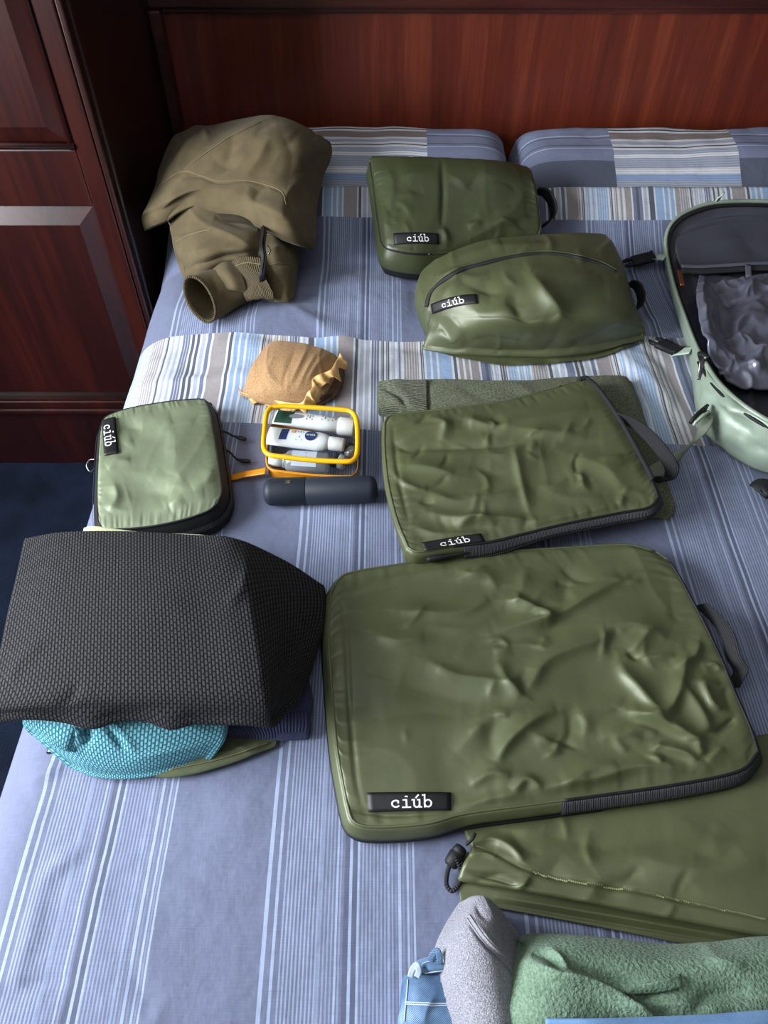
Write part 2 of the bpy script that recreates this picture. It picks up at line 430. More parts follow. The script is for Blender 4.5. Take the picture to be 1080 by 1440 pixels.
# ================================================================== SETTING
M_wall = simple('wall_paint', (112, 106, 100), 0.85, spec=0.2, bump=(60, 0.1, 0.002))
M_ceil = simple('ceiling_paint', (200, 198, 194), 0.9, spec=0.2)
M_carpet = simple('navy_carpet', (24, 32, 48), 0.95, spec=0.1, bump=(500, 0.8, 0.006), var=0.25)
M_white = simple('white_gloss', (225, 225, 222), 0.35)
XR, YB, YF, ZC = 2.3, 2.02, -2.2, 2.45
o = box('floor', (WX-0.1, YF-0.1, -0.06), (XR+0.1, YB+0.1, 0), M_carpet); o['kind'] = 'structure'
o = box('ceiling', (WX-0.1, YF-0.1, ZC), (XR+0.1, YB+0.1, ZC+0.06), M_ceil); o['kind'] = 'structure'
o = box('wall_back', (WX-0.1, YB, 0), (XR+0.1, YB+0.1, ZC), M_wall); o['kind'] = 'structure'
o = box('wall_front', (WX-0.1, YF-0.1, 0), (XR+0.1, YF, ZC), M_wall); o['kind'] = 'structure'
o = box('wall_right', (XR, YF, 0), (XR+0.1, YB, ZC), M_wall); o['kind'] = 'structure'
def wall_left():
    V = []; F = []
    ys = [YF, WY0, WY1, YB]; zs = [0, WZ0, WZ1, ZC]
    for x in (WX, WX-0.1):
        for y in ys:
            for z in zs: V.append((x, y, z))
    I = lambda k, i, j: k*16+i*4+j
    for i in range(3):
        for j in range(3):
            if i == 1 and j == 1: continue
            F.append((I(0, i, j), I(0, i, j+1), I(0, i+1, j+1), I(0, i+1, j)))
            F.append((I(1, i, j), I(1, i+1, j), I(1, i+1, j+1), I(1, i, j+1)))
    for (a, b) in (((1, 1), (2, 1)), ((2, 1), (2, 2)), ((2, 2), (1, 2)), ((1, 2), (1, 1))):
        F.append((I(0, *a), I(0, *b), I(1, *b), I(1, *a)))
    o = mk('wall_left', V, F, M_wall, smooth_=False); o['kind'] = 'structure'
wall_left()
def window():
    t = thing('window_1', None, None, (WX-0.05, (WY0+WY1)/2, WZ0)); t['kind'] = 'structure'
    f = 0.05
    for nm, a, b in (('sash', (WY0, WZ0), (WY1, WZ0+f)), ('sash', (WY0, WZ1-f), (WY1, WZ1)), ('sash', (WY0, WZ0+f), (WY0+f, WZ1-f)), ('sash', (WY1-f, WZ0+f), (WY1, WZ1-f)), ('sash', ((WY0+WY1)/2-0.025, WZ0+f), ((WY0+WY1)/2+0.025, WZ1-f))):
        box(nm, (WX-0.075, a[0], a[1]), (WX-0.025, b[0], b[1]), M_white, t)
window()

# ------------------------------------------------------------------ headboard
M_head = wood('mahogany_veneer', (78, 30, 18), (98, 38, 23), (122, 54, 34), 'Z', 0.42, 0.25, 1.7)
M_head_dark = wood('mahogany_trim', (40, 14, 12), (62, 24, 19), (86, 34, 26), 'X', 0.35, 0.4)
def headboard():
    t = thing('headboard', 'wide reddish brown wooden headboard with straight upright grain behind both pillows', 'headboard', (0.3, 2.0, 0))
    box('panel', (-0.50, 1.985, 0.25), (1.25, 2.005, 0.958), M_head, t)
    box('side_post', (-0.528, 1.955, 0.0), (-0.50, 2.01, 0.955), M_head_dark, t, 0.004)
    box('side_post', (1.25, 1.955, 0.0), (1.29, 2.01, 0.955), M_head_dark, t, 0.004)
    box('top_rail', (-0.528, 1.962, 0.955), (1.29, 2.015, 1.06), M_head_dark, t, 0.006)
    box('moulding', (-0.50, 1.972, 0.944), (1.25, 1.99, 0.956), M_head_dark, t, 0.003)
headboard()

# ------------------------------------------------------------------ wardrobe
M_war = wood('dark_mahogany_polish', (26, 8, 7), (38, 11, 9), (56, 19, 12), 'Z', 0.34, 0.22, 0.8, 0.4)
M_war_side = wood('dark_mahogany_side', (22, 6, 6), (34, 10, 9), (48, 16, 12), 'Z', 0.35, 0.4, 0.8)
def wardrobe():
    Y0 = 1.467; t = thing('wardrobe', 'dark polished mahogany wardrobe with raised door panels left of the bed', 'wardrobe', (-1.05, 1.72, 0))
    box('carcass', (-1.60, Y0+0.022, 0.0), (-0.530, 1.95, 2.15), M_war_side, t, 0.004)
    box('plinth', (-1.60, Y0+0.012, 0.0), (-0.532, Y0+0.022, 0.195), M_war_side, t)
    box('base_moulding', (-1.60, Y0-0.006, 0.197), (-0.532, Y0+0.022, 0.212), M_war, t, 0.004)
    def frustum(name, x0, x1, z0, z1, par, rim=0.038, back=Y0+0.018, front=Y0-0.004):
        c = [(x0, z0), (x1, z0), (x1, z1), (x0, z1)]; k = [(x0+rim, z0+rim), (x1-rim, z0+rim), (x1-rim, z1-rim), (x0+rim, z1-rim)]
        V = [(x, back, z) for x, z in c]+[(x, front, z) for x, z in k]+[(x, back-0.006, z) for x, z in c]+[(x, Y0+0.02, z) for x, z in c]
        F = [(4, 5, 6, 7)]
        for i in range(4):
            j = (i+1) % 4; F.append((8+i, 8+j, 4+j, 4+i)); F.append((12+i, 12+j, 8+j, 8+i))
        return mk(name, V, F, M_war, par, smooth_=False)
    for x0, x1 in ((-1.060, -0.548), (-1.575, -1.064)):
        d = mk('door', [(x0, Y0+0.02, 0.215), (x1, Y0+0.02, 0.215), (x1, Y0+0.02, 2.12), (x0, Y0+0.02, 2.12)], [(0, 1, 2, 3)], M_war, t, smooth_=False)
        s = 0.038
        box('stile', (x0, Y0, 0.215), (x0+s, Y0+0.02, 2.12), M_war, d, 0.003); box('stile', (x1-s, Y0, 0.215), (x1, Y0+0.02, 2.12), M_war, d, 0.003)
        for za, zb in ((0.215, 0.235), (0.758, 0.873), (2.05, 2.12)): box('rail', (x0+s, Y0, za), (x1-s, Y0+0.02, zb), M_war, d, 0.003)
        frustum('raised_panel', x0+s, x1-s, 0.235, 0.758, d)
        frustum('raised_panel', x0+s, x1-s, 0.873, 2.05, d, 0.042, Y0+0.018, Y0-0.002)
        # bolection moulding round the upper panel
        a, b, c, e = x0+s, x1-s, 0.873, 2.05
        tubepath('moulding', [(a, Y0+0.001, c+0.007), (b, Y0+0.001, c+0.007)], 0.007, M_war, d, 8)
        tubepath('moulding', [(b-0.006, Y0+0.001, c), (b-0.006, Y0+0.001, e)], 0.006, M_war, d, 8, up=(0, 1, 0))
        tubepath('moulding', [(a+0.006, Y0+0.001, c), (a+0.006, Y0+0.001, e)], 0.006, M_war, d, 8, up=(0, 1, 0))
    box('corner_bead', (-0.545, Y0-0.004, 0.215), (-0.534, Y0+0.022, 2.12), M_war_side, t, 0.003)
    box('cornice', (-1.62, Y0-0.03, 2.15), (-0.51, 1.95, 2.22), M_war, t, 0.01)
wardrobe()

# ================================================================== BED
def duvet_mat(name='patchwork_duvet_cotton', pillow=False):
    t = NT(name); uv = t.uv(); S = t.sep(uv); u, v = S[0], S[1]
    plain = (102, 108, 132); light = (146, 158, 186); dk = (84, 89, 110); mid = (121, 131, 158)
    # plain field with grouped fine stripes, period .29 m
    g = t.math('FRACT', t.math('MULTIPLY', t.math('ADD', u, 0.4236+0.29*8), 1/0.29))
    pl, li, dd, mi = col(plain), col(light), col(dk), col(mid)
    st = [(0.0, li), (0.014, pl), (0.036, li), (0.050, pl), (0.20, mi), (0.212, pl), (0.27, li), (0.281, pl), (0.302, dd), (0.324, li), (0.333, dd), (0.352, li), (0.361, pl), (0.47, mi), (0.484, pl), (0.515, li), (0.525, pl), (0.548, li), (0.557, pl), (0.572, li), (0.581, pl)]
    base = t.ramp(g, st, 'CONSTANT')
    fine = t.math('GREATER_THAN', t.math('SINE', t.math('MULTIPLY', u, 2*PI/0.0042)), 0.1)
    inb = t.ramp(g, [(0, (0, 0, 0, 1)), (0.06, (1, 1, 1, 1)), (0.20, (0.7, 0.7, 0.7, 1)), (0.30, (0, 0, 0, 1)), (0.362, (.75, .75, .75, 1)), (0.50, (0.35, 0.35, 0.35, 1)), (0.58, (0, 0, 0, 1))], 'CONSTANT')
    c = t.mix(t.math('MULTIPLY', t.math('MULTIPLY', fine, inb), 0.72), base, li)
    # colourful cross band, two stripe tables
    W, T, B, D, G, N = col((196, 198, 204)), col((142, 136, 138)), col((136, 160, 192)), col((82, 87, 100)), col((158, 164, 178)), col((106, 114, 138))
    q = 'WDWGWNWTTTTWDWBWBWBBBWDWTWTWTTWNDNWGWDDWBBWBWBWTTTTWDWGWGWNNWD'
    qc = {'W': W, 'T': T, 'B': B, 'D': D, 'G': G, 'N': N}
    half = len(q)//2
    h = t.math('FRACT', t.math('MULTIPLY', t.math('ADD', u, 4.07), 1/0.37))
    def tab(qs):
        ws = np.array([{'W': .55, 'T': 1.0, 'B': 1.1, 'D': .8, 'G': 1.0, 'N': 1.0}[k] for k in qs]); p = np.r_[0, np.cumsum(ws)[:-1]]/ws.sum()
        return [(float(a), qc[k]) for a, k in zip(p, qs)]
    r1 = t.ramp(t.math('MULTIPLY', h, 2.0), tab(q[:half]), 'CONSTANT'); r2 = t.ramp(t.math('SUBTRACT', t.math('MULTIPLY', h, 2.0), 1.0), tab(q[half:]), 'CONSTANT')
    cb = t.mix(t.math('GREATER_THAN', h, 0.5), r1, r2)
    f2 = t.math('GREATER_THAN', t.math('SINE', t.math('MULTIPLY', u, 2*PI/0.0052)), 0.55)
    patch = t.math('GREATER_THAN', t.math('SINE', t.math('MULTIPLY_ADD', u, 2*PI/0.23, 0.9)), 0.1)
    cb = t.mix(t.math('MULTIPLY', t.math('MULTIPLY', f2, patch), 0.7), cb, W)
    vv = t.math('ADD', v, t.math('MULTIPLY', u, 0.075))
    m1 = t.math('MULTIPLY', t.math('GREATER_THAN', vv, 0.982), t.math('LESS_THAN', v, 1.238))
    m2 = t.math('GREATER_THAN', v, 1.592)
    c = t.mix(t.math('MAXIMUM', m1, m2), c, cb)
    # linen slub
    sl = t.noise(t.map(uv, scale=(30, 900, 1)), 1.0, 2.0); sl2 = t.noise(t.map(uv, scale=(1200, 60, 1)), 1.0, 2.0)
    k = t.math('MULTIPLY_ADD', t.math('ADD', sl, sl2), 0.34, 0.66)
    mx = t.t.nodes.new('ShaderNodeMix'); mx.data_type = 'RGBA'; mx.blend_type = 'MULTIPLY'; mx.inputs[0].default_value = 1.0
    t.link(c, mx.inputs[6]); cmb = t.t.nodes.new('ShaderNodeCombineColor'); [t.link(k, cmb.inputs[i]) for i in range(3)]; t.link(cmb.outputs[0], mx.inputs[7])
    t.set(Base_Color=mx.outputs[2], Roughness=0.9); t.b.inputs['Specular IOR Level'].default_value = 0.2; t.b.inputs['Sheen Weight'].default_value = 0.1
    n1 = t.bump(t.math('ADD', sl, sl2), 0.15, 0.0008); t.bump(t.noise(uv, 26.0, 3.0), 0.35, 0.010, n1)
    return t.m
M_duvet = duvet_mat()
def duvet():
    R = 0.10; HX0, HX1 = -0.51, 1.13; HY0 = -0.14; DROP = 0.40
    def sec(s, a0, a1):       # s runs flat, wraps round both edges; returns pos, drop
        f0, f1 = a0+R, a1-R; q = PI*R/2
        x = np.where(s < f0, np.where(f0-s < q, f0-R*np.sin((f0-s)/R), a0), np.where(s > f1, np.where(s-f1 < q, f1+R*np.sin((s-f1)/R), a1), s))
        d = np.where(s < f0, np.where(f0-s < q, R-R*np.cos((f0-s)/R), R+(f0-s-q)), np.where(s > f1, np.where(s-f1 < q, R-R*np.cos((s-f1)/R), R+(s-f1-q)), 0.0))
        return x, d
    s = np.linspace(HX0+R-PI*R/2-DROP, HX1-R+PI*R/2+DROP, 380); t_ = np.linspace(HY0+R-PI*R/2-DROP, 1.668, 400)
    S, T = np.meshgrid(s, t_); X, DX = sec(S, HX0, HX1); Yy, DY = sec(T, HY0, 5.0)
    D = np.maximum(DX, DY)
    Z = ZB - D + bz(X, Yy)*smooth(0.12, 0.0, D)
    # hanging side folds, soft uneven edge
    sw = 0.014*fbm(Yy, X*0+0.3, 5.0, 3, 7)
    X = X + np.where(S < 0.3, -1, 1)*sw*smooth(0.02, 0.25, DX)*0.9
    V = np.stack([X, Yy, Z], -1)[::-1]; UV = np.stack([S, T], -1)[::-1]
    t = mk('duvet', V, gfaces(*V.shape[:2]), M_duvet, None, UV, solid=0.012)
    tag(t, 'blue grey patchwork duvet with fine stripes and a colourful striped cross band', 'duvet')
duvet()
M_base = simple('divan_fabric', (52, 54, 62), 0.9, spec=0.2); M_matt = simple('mattress_ticking', (190, 188, 184), 0.85)
def bed():
    t = thing('bed', 'double bed standing under the striped duvet against the wooden headboard', 'bed', (0.31, 0.93, 0))
    box('divan_base', (-0.44, -0.05, 0.06), (1.06, 1.95, 0.30), M_base, t, 0.02)
    box('mattress', (-0.44, -0.04, 0.30), (1.06, 1.95, 0.545), M_matt, t, 0.05)
    for x in (-0.38, 1.0):
        for y in (0.05, 1.85): revolve('leg', (x, y, 0.0), (x, y, 0.065), [(0, 0.02), (1, 0.026)], M_base, t, 14)
bed()
def pillow_mat(name, flip):
    t = NT(name); uv = t.uv(); S = t.sep(uv); u, v = S[0], S[1]
    pl, dkp, li = col((118, 124, 148)), col((88, 92, 108)), col((160, 172, 200)); W, T, B, D, G = col((212, 212, 218)), col((128, 116, 114)), col((140, 160, 196)), col((70, 72, 84)), col((158, 164, 180))
    # left field: plain with fine lines across and a darker block in front
    k = t.math('FRACT', t.math('MULTIPLY', v, 1/0.46))
    a = t.ramp(k, [(0.0, dkp), (0.56, pl), (0.63, li), (0.638, pl), (0.66, dkp), (0.667, pl), (0.73, dkp), (0.737, pl), (0.745, li), (0.752, pl), (0.84, dkp), (0.847, pl), (0.90, li), (0.906, pl)], 'CONSTANT')
    q = 'WGWTTWDWGWDWWDWTGWDWGGBWWGGWGWD'; ws = np.array([{'W': .7, 'T': 1.2, 'D': .45, 'G': 1.2, 'B': 1.4}[c] for c in q]); p = np.r_[0, np.cumsum(ws)[:-1]]/ws.sum(); qc = dict(W=W, T=T, B=B, D=D, G=G)
    b = t.ramp(t.math('FRACT', t.math('MULTIPLY', v, 1/0.30)), [(float(x), qc[c]) for x, c in zip(p, q)], 'CONSTANT')
    f = t.math('GREATER_THAN', t.math('SINE', t.math('MULTIPLY', v, 2*PI/0.0056)), 0.5)
    b = t.mix(t.math('MULTIPLY', f, 0.35), b, D)
    if flip: m = t.math('LESS_THAN', u, 0.53)
    else: m = t.math('MULTIPLY', t.math('GREATER_THAN', u, 0.215), t.math('LESS_THAN', u, 0.50))
    c = t.mix(m, a, b)
    t.set(Base_Color=c, Roughness=0.9); t.b.inputs['Specular IOR Level'].default_value = 0.2
    n1 = t.bump(t.noise(uv, 900.0, 2.0), 0.2, 0.001); t.bump(t.noise(uv, 18.0, 3.0), 0.35, 0.012, n1)
    return t.m
def pillow(name, label, x0, x1, m, seed):
    n, k = 70, 50; u = np.linspace(0, 1, n); v = np.linspace(0, 1, k); U, Vv = np.meshgrid(u, v)
    pr = [(0.0, 0.0), (0.2, 0.032), (0.37, 0.085), (0.6, 0.128), (0.85, 0.134), (1.0, 0.105)]
    h = np.interp(Vv, [a for a, b in pr], [b for a, b in pr]); h = 0.25*np.roll(h, 1, 0)+0.5*h+0.25*np.roll(h, -1, 0); h[0] = 0.0; h[-1] = 0.105
    e = np.clip(1-np.abs(2*U-1)**12, 0, 1)
    X = x0+(x1-x0)*U; Y = 1.555+(1.935-1.555)*Vv
    Y = Y - 0.008*(1-e)*(Vv-0.5)
    Z = ZB+h*(0.45+0.55*e**0.5)+0.008*fbm(X, Y, 7, 3, seed)
    V = np.stack([X, Y, Z], -1)[::-1]; UV = np.stack([(X-x0), (Y-1.5)], -1)[::-1]
    o = slab(name, V, m, None, drop=loop_of(V)[:, 2]-(ZB-0.05), bulge=0.006, rings=8, uvs=UV, floor=False)
    tag(o, label, 'pillow', 'pillows by the headboard'); return o
pillow('pillow', 'blue grey striped pillow behind the hoodie and the rearmost green pouch', -0.43, 0.297, pillow_mat('pillow_cotton_a', True), 3)
pillow('pillow', 'wide blue grey pillow with a white striped block above the open backpack', 0.316, 1.05, pillow_mat('pillow_cotton_b', False), 5)

# ================================================================== lettering
def arc(cx, cy, r, a0, a1, n=18, ry=None):
    return [(cx+r*math.cos(math.radians(a0+(a1-a0)*i/n)), cy+(ry or r)*math.sin(math.radians(a0+(a1-a0)*i/n))) for i in range(n+1)]
GLYPH = {
 'c': [arc(.27, .25, .19, 50, 315), [(.39, .40), (.39, .31)]],
 'i': [[(.27, .48), (.27, .03)], [(.12, .47), (.27, .47)], [(.08, .03), (.46, .03)], [(.235, .68), (.305, .68)]],
 'ú': [[(.12, .48), (.12, .2)]+arc(.25, .19, .13, 190, 350, 10, .16)+[(.39, .2)], [(.39, .48), (.39, .03)], [(.03, .47), (.12, .47)], [(.30, .47), (.39, .47)], [(.39, .03), (.48, .03)], [(.22, .60), (.33, .76)]],
 'b': [[(.12, .78), (.12, .03)], [(.02, .76), (.12, .76)], arc(.28, .25, .165, 0, 360, 22, .21)],
 'N': [[(.06, 0), (.06, .7), (.42, 0), (.42, .7)]], 'I': [[(.24, 0), (.24, .7)]], 'V': [[(.04, .7), (.24, 0), (.44, .7)]],
 'E': [[(.42, .03), (.08, .03), (.08, .67), (.42, .67)], [(.08, .35), (.38, .35)]], 'A': [[(.02, 0), (.24, .7), (.46, 0)], [(.1, .25), (.38, .25)]],
 'M': [[(.04, 0), (.04, .7), (.25, .3), (.46, .7), (.46, 0)]],
}
def text_strokes(txt, adv=0.53): return [[(x+k*adv, y) for x, y in st] for k, ch in enumerate(txt) for st in GLYPH[ch]], adv*len(txt)
def ribbons(strokes, th):
    V = []; F = []
    for st in strokes:
        p = np.array(st, float); T = np.gradient(p, axis=0) if len(p) > 2 else np.repeat((p[1]-p[0])[None], 2, 0)
        T = T/(np.linalg.norm(T, axis=1)[:, None]+1e-9); closed = np.linalg.norm(p[0]-p[-1]) < 1e-6
        segs = range(len(p)-1)
        for i in segs:                        # one quad a segment, square-capped so corners fill
            d = p[i+1]-p[i]; L = np.linalg.norm(d)+1e-9; d = d/L; nn = np.array([-d[1], d[0]])*th/2; e = d*th*0.42
            b = len(V); V += [p[i]-e-nn, p[i+1]+e-nn, p[i+1]+e+nn, p[i]-e+nn]; F.append((b, b+1, b+2, b+3))
    return np.array(V), F

# ================================================================== packing cubes
GREEN = (80, 85, 56); GREEN_PALE = (112, 122, 96)
M_green = nylon('olive_satin_nylon', GREEN); M_green2 = nylon('sage_satin_nylon', GREEN_PALE, 0.5, 0.2); M_green_dk = nylon('dark_olive_nylon', (58, 64, 38), 0.42, 0.1)
M_black = simple('black_nylon', (20, 20, 23), 0.6, spec=0.35, bump=(900, 0.4, 0.001)); M_tape = NT('black_zip_tape'); 
_s = M_tape.sep(M_tape.uv()); M_tape.set(Base_Color=col((44, 45, 50)), Roughness=0.75); M_tape.bump(M_tape.math('SINE', M_tape.math('MULTIPLY', _s[0], 2*PI/0.0022)), 0.7, 0.0008); M_tape = M_tape.m
M_web = NT('black_webbing'); _s = M_web.sep(M_web.uv()); M_web.set(Base_Color=col((32, 32, 36)), Roughness=0.85); M_web.bump(M_web.math('SINE', M_web.math('MULTIPLY', _s[0], 2*PI/0.003)), 0.8, 0.001); M_web = M_web.m
M_print = simple('white_print', (226, 226, 224), 0.7); M_patch = simple('black_label_patch', (12, 12, 15), 0.55, bump=(700, 0.3, 0.0008))
M_metal = simple('dull_metal', (120, 120, 122), 0.3, metal=1.0)
M_thread = simple('olive_thread', (134, 142, 98), 0.8)

class Top:
    """a finished top surface that patches can be laid on"""
    def __init__(s, V): s.V = V; s.px = proj(V); s.n, s.m = V.shape[:2]
    def at(s, q):
        """world points on the surface seen at pixels q (k,2), with normals"""
        q = np.asarray(q, float).reshape(-1, 2); out = []; nn = []
        for p in q:
            d = ((s.px-p)**2).sum(-1); i, j = np.unravel_index(d.argmin(), d.shape); i = min(max(i, 1), s.n-2); j = min(max(j, 1), s.m-2)
            A = np.stack([s.px[i, j+1]-s.px[i, j-1], s.px[i+1, j]-s.px[i-1, j]], 1)/2
            ab = np.linalg.lstsq(A, p-s.px[i, j], rcond=None)[0]; ab = np.clip(ab, -1.5, 1.5)
            e1 = (s.V[i, j+1]-s.V[i, j-1])/2; e2 = (s.V[i+1, j]-s.V[i-1, j])/2
            out.append(s.V[i, j]+ab[0]*e1+ab[1]*e2); c = np.cross(e2, e1); nn.append(c/(np.linalg.norm(c)+1e-12))
        return np.array(out), np.array(nn)
def quad_px(c, S, T):
    c = np.array(c, float); S = S[..., None]; T = T[..., None]
    return (1-S)*(1-T)*c[0]+S*(1-T)*c[1]+S*T*c[2]+(1-S)*T*c[3]
def lay(name, top, corners, mat, parent, nu=16, nv=6, lift=0.0012, solid=0.0012):
    S, T = np.meshgrid(np.linspace(0, 1, nu), np.linspace(0, 1, nv)); q = quad_px(corners, S, T)
    W, N = top.at(q.reshape(-1, 2)); N = N.reshape(nv, nu, 3); Nm = N.mean((0, 1)); Nm /= np.linalg.norm(Nm)
    W = W.reshape(nv, nu, 3)
    # patch is stiffer than the cloth: fit it to a smooth bilinear-ish sheet over the cloth
    B, _, _ = coons(W[0, [0]+[nu-1]] if False else np.linspace(W[0, 0], W[0, -1], nv), np.linspace(W[0, -1], W[-1, -1], nv), np.linspace(W[-1, 0], W[-1, -1], nv), np.linspace(W[0, 0], W[-1, 0], nv), nv)
    Wl = (1-S[..., None])*(1-T[..., None])*W[0, 0]+S[..., None]*(1-T[..., None])*W[0, -1]+S[..., None]*T[..., None]*W[-1, -1]+(1-S[..., None])*T[..., None]*W[-1, 0]
    dev = ((W-Wl)*Nm).sum(-1); cs = [np.ones_like(S), S, T, S*T, S*S, T*T, S*S*T, S**3]; A = np.stack([c.ravel() for c in cs], 1)
    cf = np.linalg.lstsq(A, dev.ravel(), rcond=None)[0]; fit = (A@cf).reshape(dev.shape); fit += max(0.0, np.percentile(dev-fit, 90))*0.6
    W = Wl+Nm*(fit+lift)[..., None]
    o = mk(name, W, gfaces(nv, nu), mat, parent, grid_uv(W), solid=solid, offset=1)
    return o, W, Nm
def letter_on(W, Nm, parent, txt, th=0.085, s0=0.27, s1=0.78, t0=0.84, t1=0.16, name='lettering', mat=None, lift=0.0022):
    st, wd = text_strokes(txt); V, F = ribbons(st, th); nv, nu = W.shape[:2]
    # x 0..wd -> s0..s1 ; y 0..0.78 -> t0..t1
    s = s0+(s1-s0)*(V[:, 0]/wd); t = t0+(t1-t0)*(V[:, 1]/0.78)
    fi = np.clip(t, 0, 1)*(nv-1); fj = np.clip(s, 0, 1)*(nu-1); i = np.minimum(fi.astype(int), nv-2); j = np.minimum(fj.astype(int), nu-2); a = (fi-i)[:, None]; b = (fj-j)[:, None]
    Q = (1-a)*((1-b)*W[i, j]+b*W[i, j+1])+a*((1-b)*W[i+1, j]+b*W[i+1, j+1])
    return mk(name, Q+Nm*lift, F, mat or M_print, parent, smooth_=False)
def brand_label(top, corners, parent, txt='ciúb', edge=True, **kw):
    o, W, Nm = lay('label_patch', top, corners, M_patch, parent)
    letter_on(W, Nm, o, txt, **kw)
    return o
def cube_top(T, R, B, L, h, bulge, creases, n=130, wr=0.0, wseed=0, wscale=9.0, edge=0.10, extra=None, und=0.003):
    """outline given as four pixel polylines at heights h -> wrinkled top grid"""
    hT, hR, hB, hL = h
    V, U, W = coons(side_px(T, hT, n), side_px(R, hR, n), side_px(B, hB, n), side_px(L, hL, n), n)
    m = np.clip(1-np.abs(2*U-1)**3.5, 0, 1)*np.clip(1-np.abs(2*W-1)**3.5, 0, 1)
    V[..., 2] += bulge*np.sqrt(m)
    em = smooth(0, edge, U)*smooth(0, edge, 1-U)*smooth(0, edge, W)*smooth(0, edge, 1-W)
    px = proj(V)
    V[..., 2] += crease(px, creases)*(0.25+0.75*em)
    if wr: V[..., 2] += (wr*ridged(V[..., 0], V[..., 1]*0.7, wscale, 3, wseed)+wr*0.8*fbm(V[..., 0], V[..., 1], wscale*0.8, 3, wseed))*em
    V[..., 2] += und*fbm(V[..., 0], V[..., 1]*1.3, 8.0, 2, wseed+3)*em
    # puckers where the cloth is sewn to the seam
    d = np.minimum(np.minimum(U, 1-U), np.minimum(W, 1-W)); ang = np.where(np.minimum(U, 1-U) < np.minimum(W, 1-W), W, U)
    V[..., 2] += 0.0016*vn(ang*55, wseed+ang*3)*smooth(0.0, 0.02, d)*smooth(0.12, 0.03, d)
    if extra is not None: extra(V, U, W)
    return V, U, W
def gusset(name, V, mat, parent, lo_=0.0, hi_=1.0, bulge=0.004, seg=None, base=None, rings=4, base_h=0.006, inset=0.0, flare=0.0):
    """side wall between two levels (fractions of the edge height); seg = slice of the loop (fractions)"""
    Lp = loop_of(V); g = ZB+bz(Lp[:, 0], np.minimum(Lp[:, 1], 1.6))+base_h if base is None else base(Lp)
    g = np.minimum(g, Lp[:, 2]-0.002)
    nr = outward(Lp); K = len(Lp); rg = []
    for k in range(rings+1):
        t = lo_+(hi_-lo_)*k/rings; R = Lp.copy(); R[:, 2] = Lp[:, 2]+(g-Lp[:, 2])*t; R[:, :2] += nr*(bulge*math.sin(PI*t)+flare*t); rg.append(R)
    rg = np.array(rg); s = np.r_[0, np.cumsum(np.linalg.norm(np.diff(Lp, axis=0), axis=1))]
    uv = np.stack(np.broadcast_arrays(s[None, :], (np.arange(rings+1)*0.006)[:, None]), -1)
    if seg is None: return mk(name, rg, gfaces(rings+1, K, wrap=True, flip=True), mat, parent, uv)
    a, b = int(seg[0]*K), int(seg[1]*K); ii = np.arange(a, b) % K
    R = rg[:, ii]; return mk(name, R, gfaces(*R.shape[:2], flip=True), mat, parent, uv[:, ii], solid=0.0015, offset=1)
def bottom(V, parent, mat, base=None):
    Lp = loop_of(V)[::4]; K = len(Lp); c = Lp.mean(0); R = []
    for f in np.linspace(0, .96, 16):
        Q = Lp.copy(); Q[:, :2] = Lp[:, :2]*(1-f)+c[:2]*f; Q[:, 2] = ZB+bz(Q[:, 0], np.minimum(Q[:, 1], 1.66))+0.006 if base is None else base(Q); R.append(Q)
    mk('bottom_panel', np.array(R), gfaces(16, K, wrap=True, flip=True)+[tuple(15*K+j for j in range(K))], mat, parent)
def piping(V, parent, mat, r=0.0022, seg=None, name='piping', dz=0.0, off=0.0):
    Lp = loop_of(V).copy(); Lp[:, 2] += dz
    if off: Lp[:, :2] += outward(Lp)*off
    if seg is None: return tubepath(name, Lp[::2], r, mat, parent, 6, closed=True)
    a, b = int(seg[0]*len(Lp)), int(seg[1]*len(Lp)); return tubepath(name, Lp[np.arange(a, b, 2) % len(Lp)], r, mat, parent, 6)
def zip_pull(pts, hs, parent, r=0.0022, blob=True, name='zip_pull'):
    q = np.array(pts, float); W = PB(q[:, 0], q[:, 1], np.array(hs)); n = 22
    rr = [r]*7+[r*1.9, r*2.2, r*1.6] if blob else [r]*10
    return tubepath(name, W, rr, M_black, parent, 8, n=n)

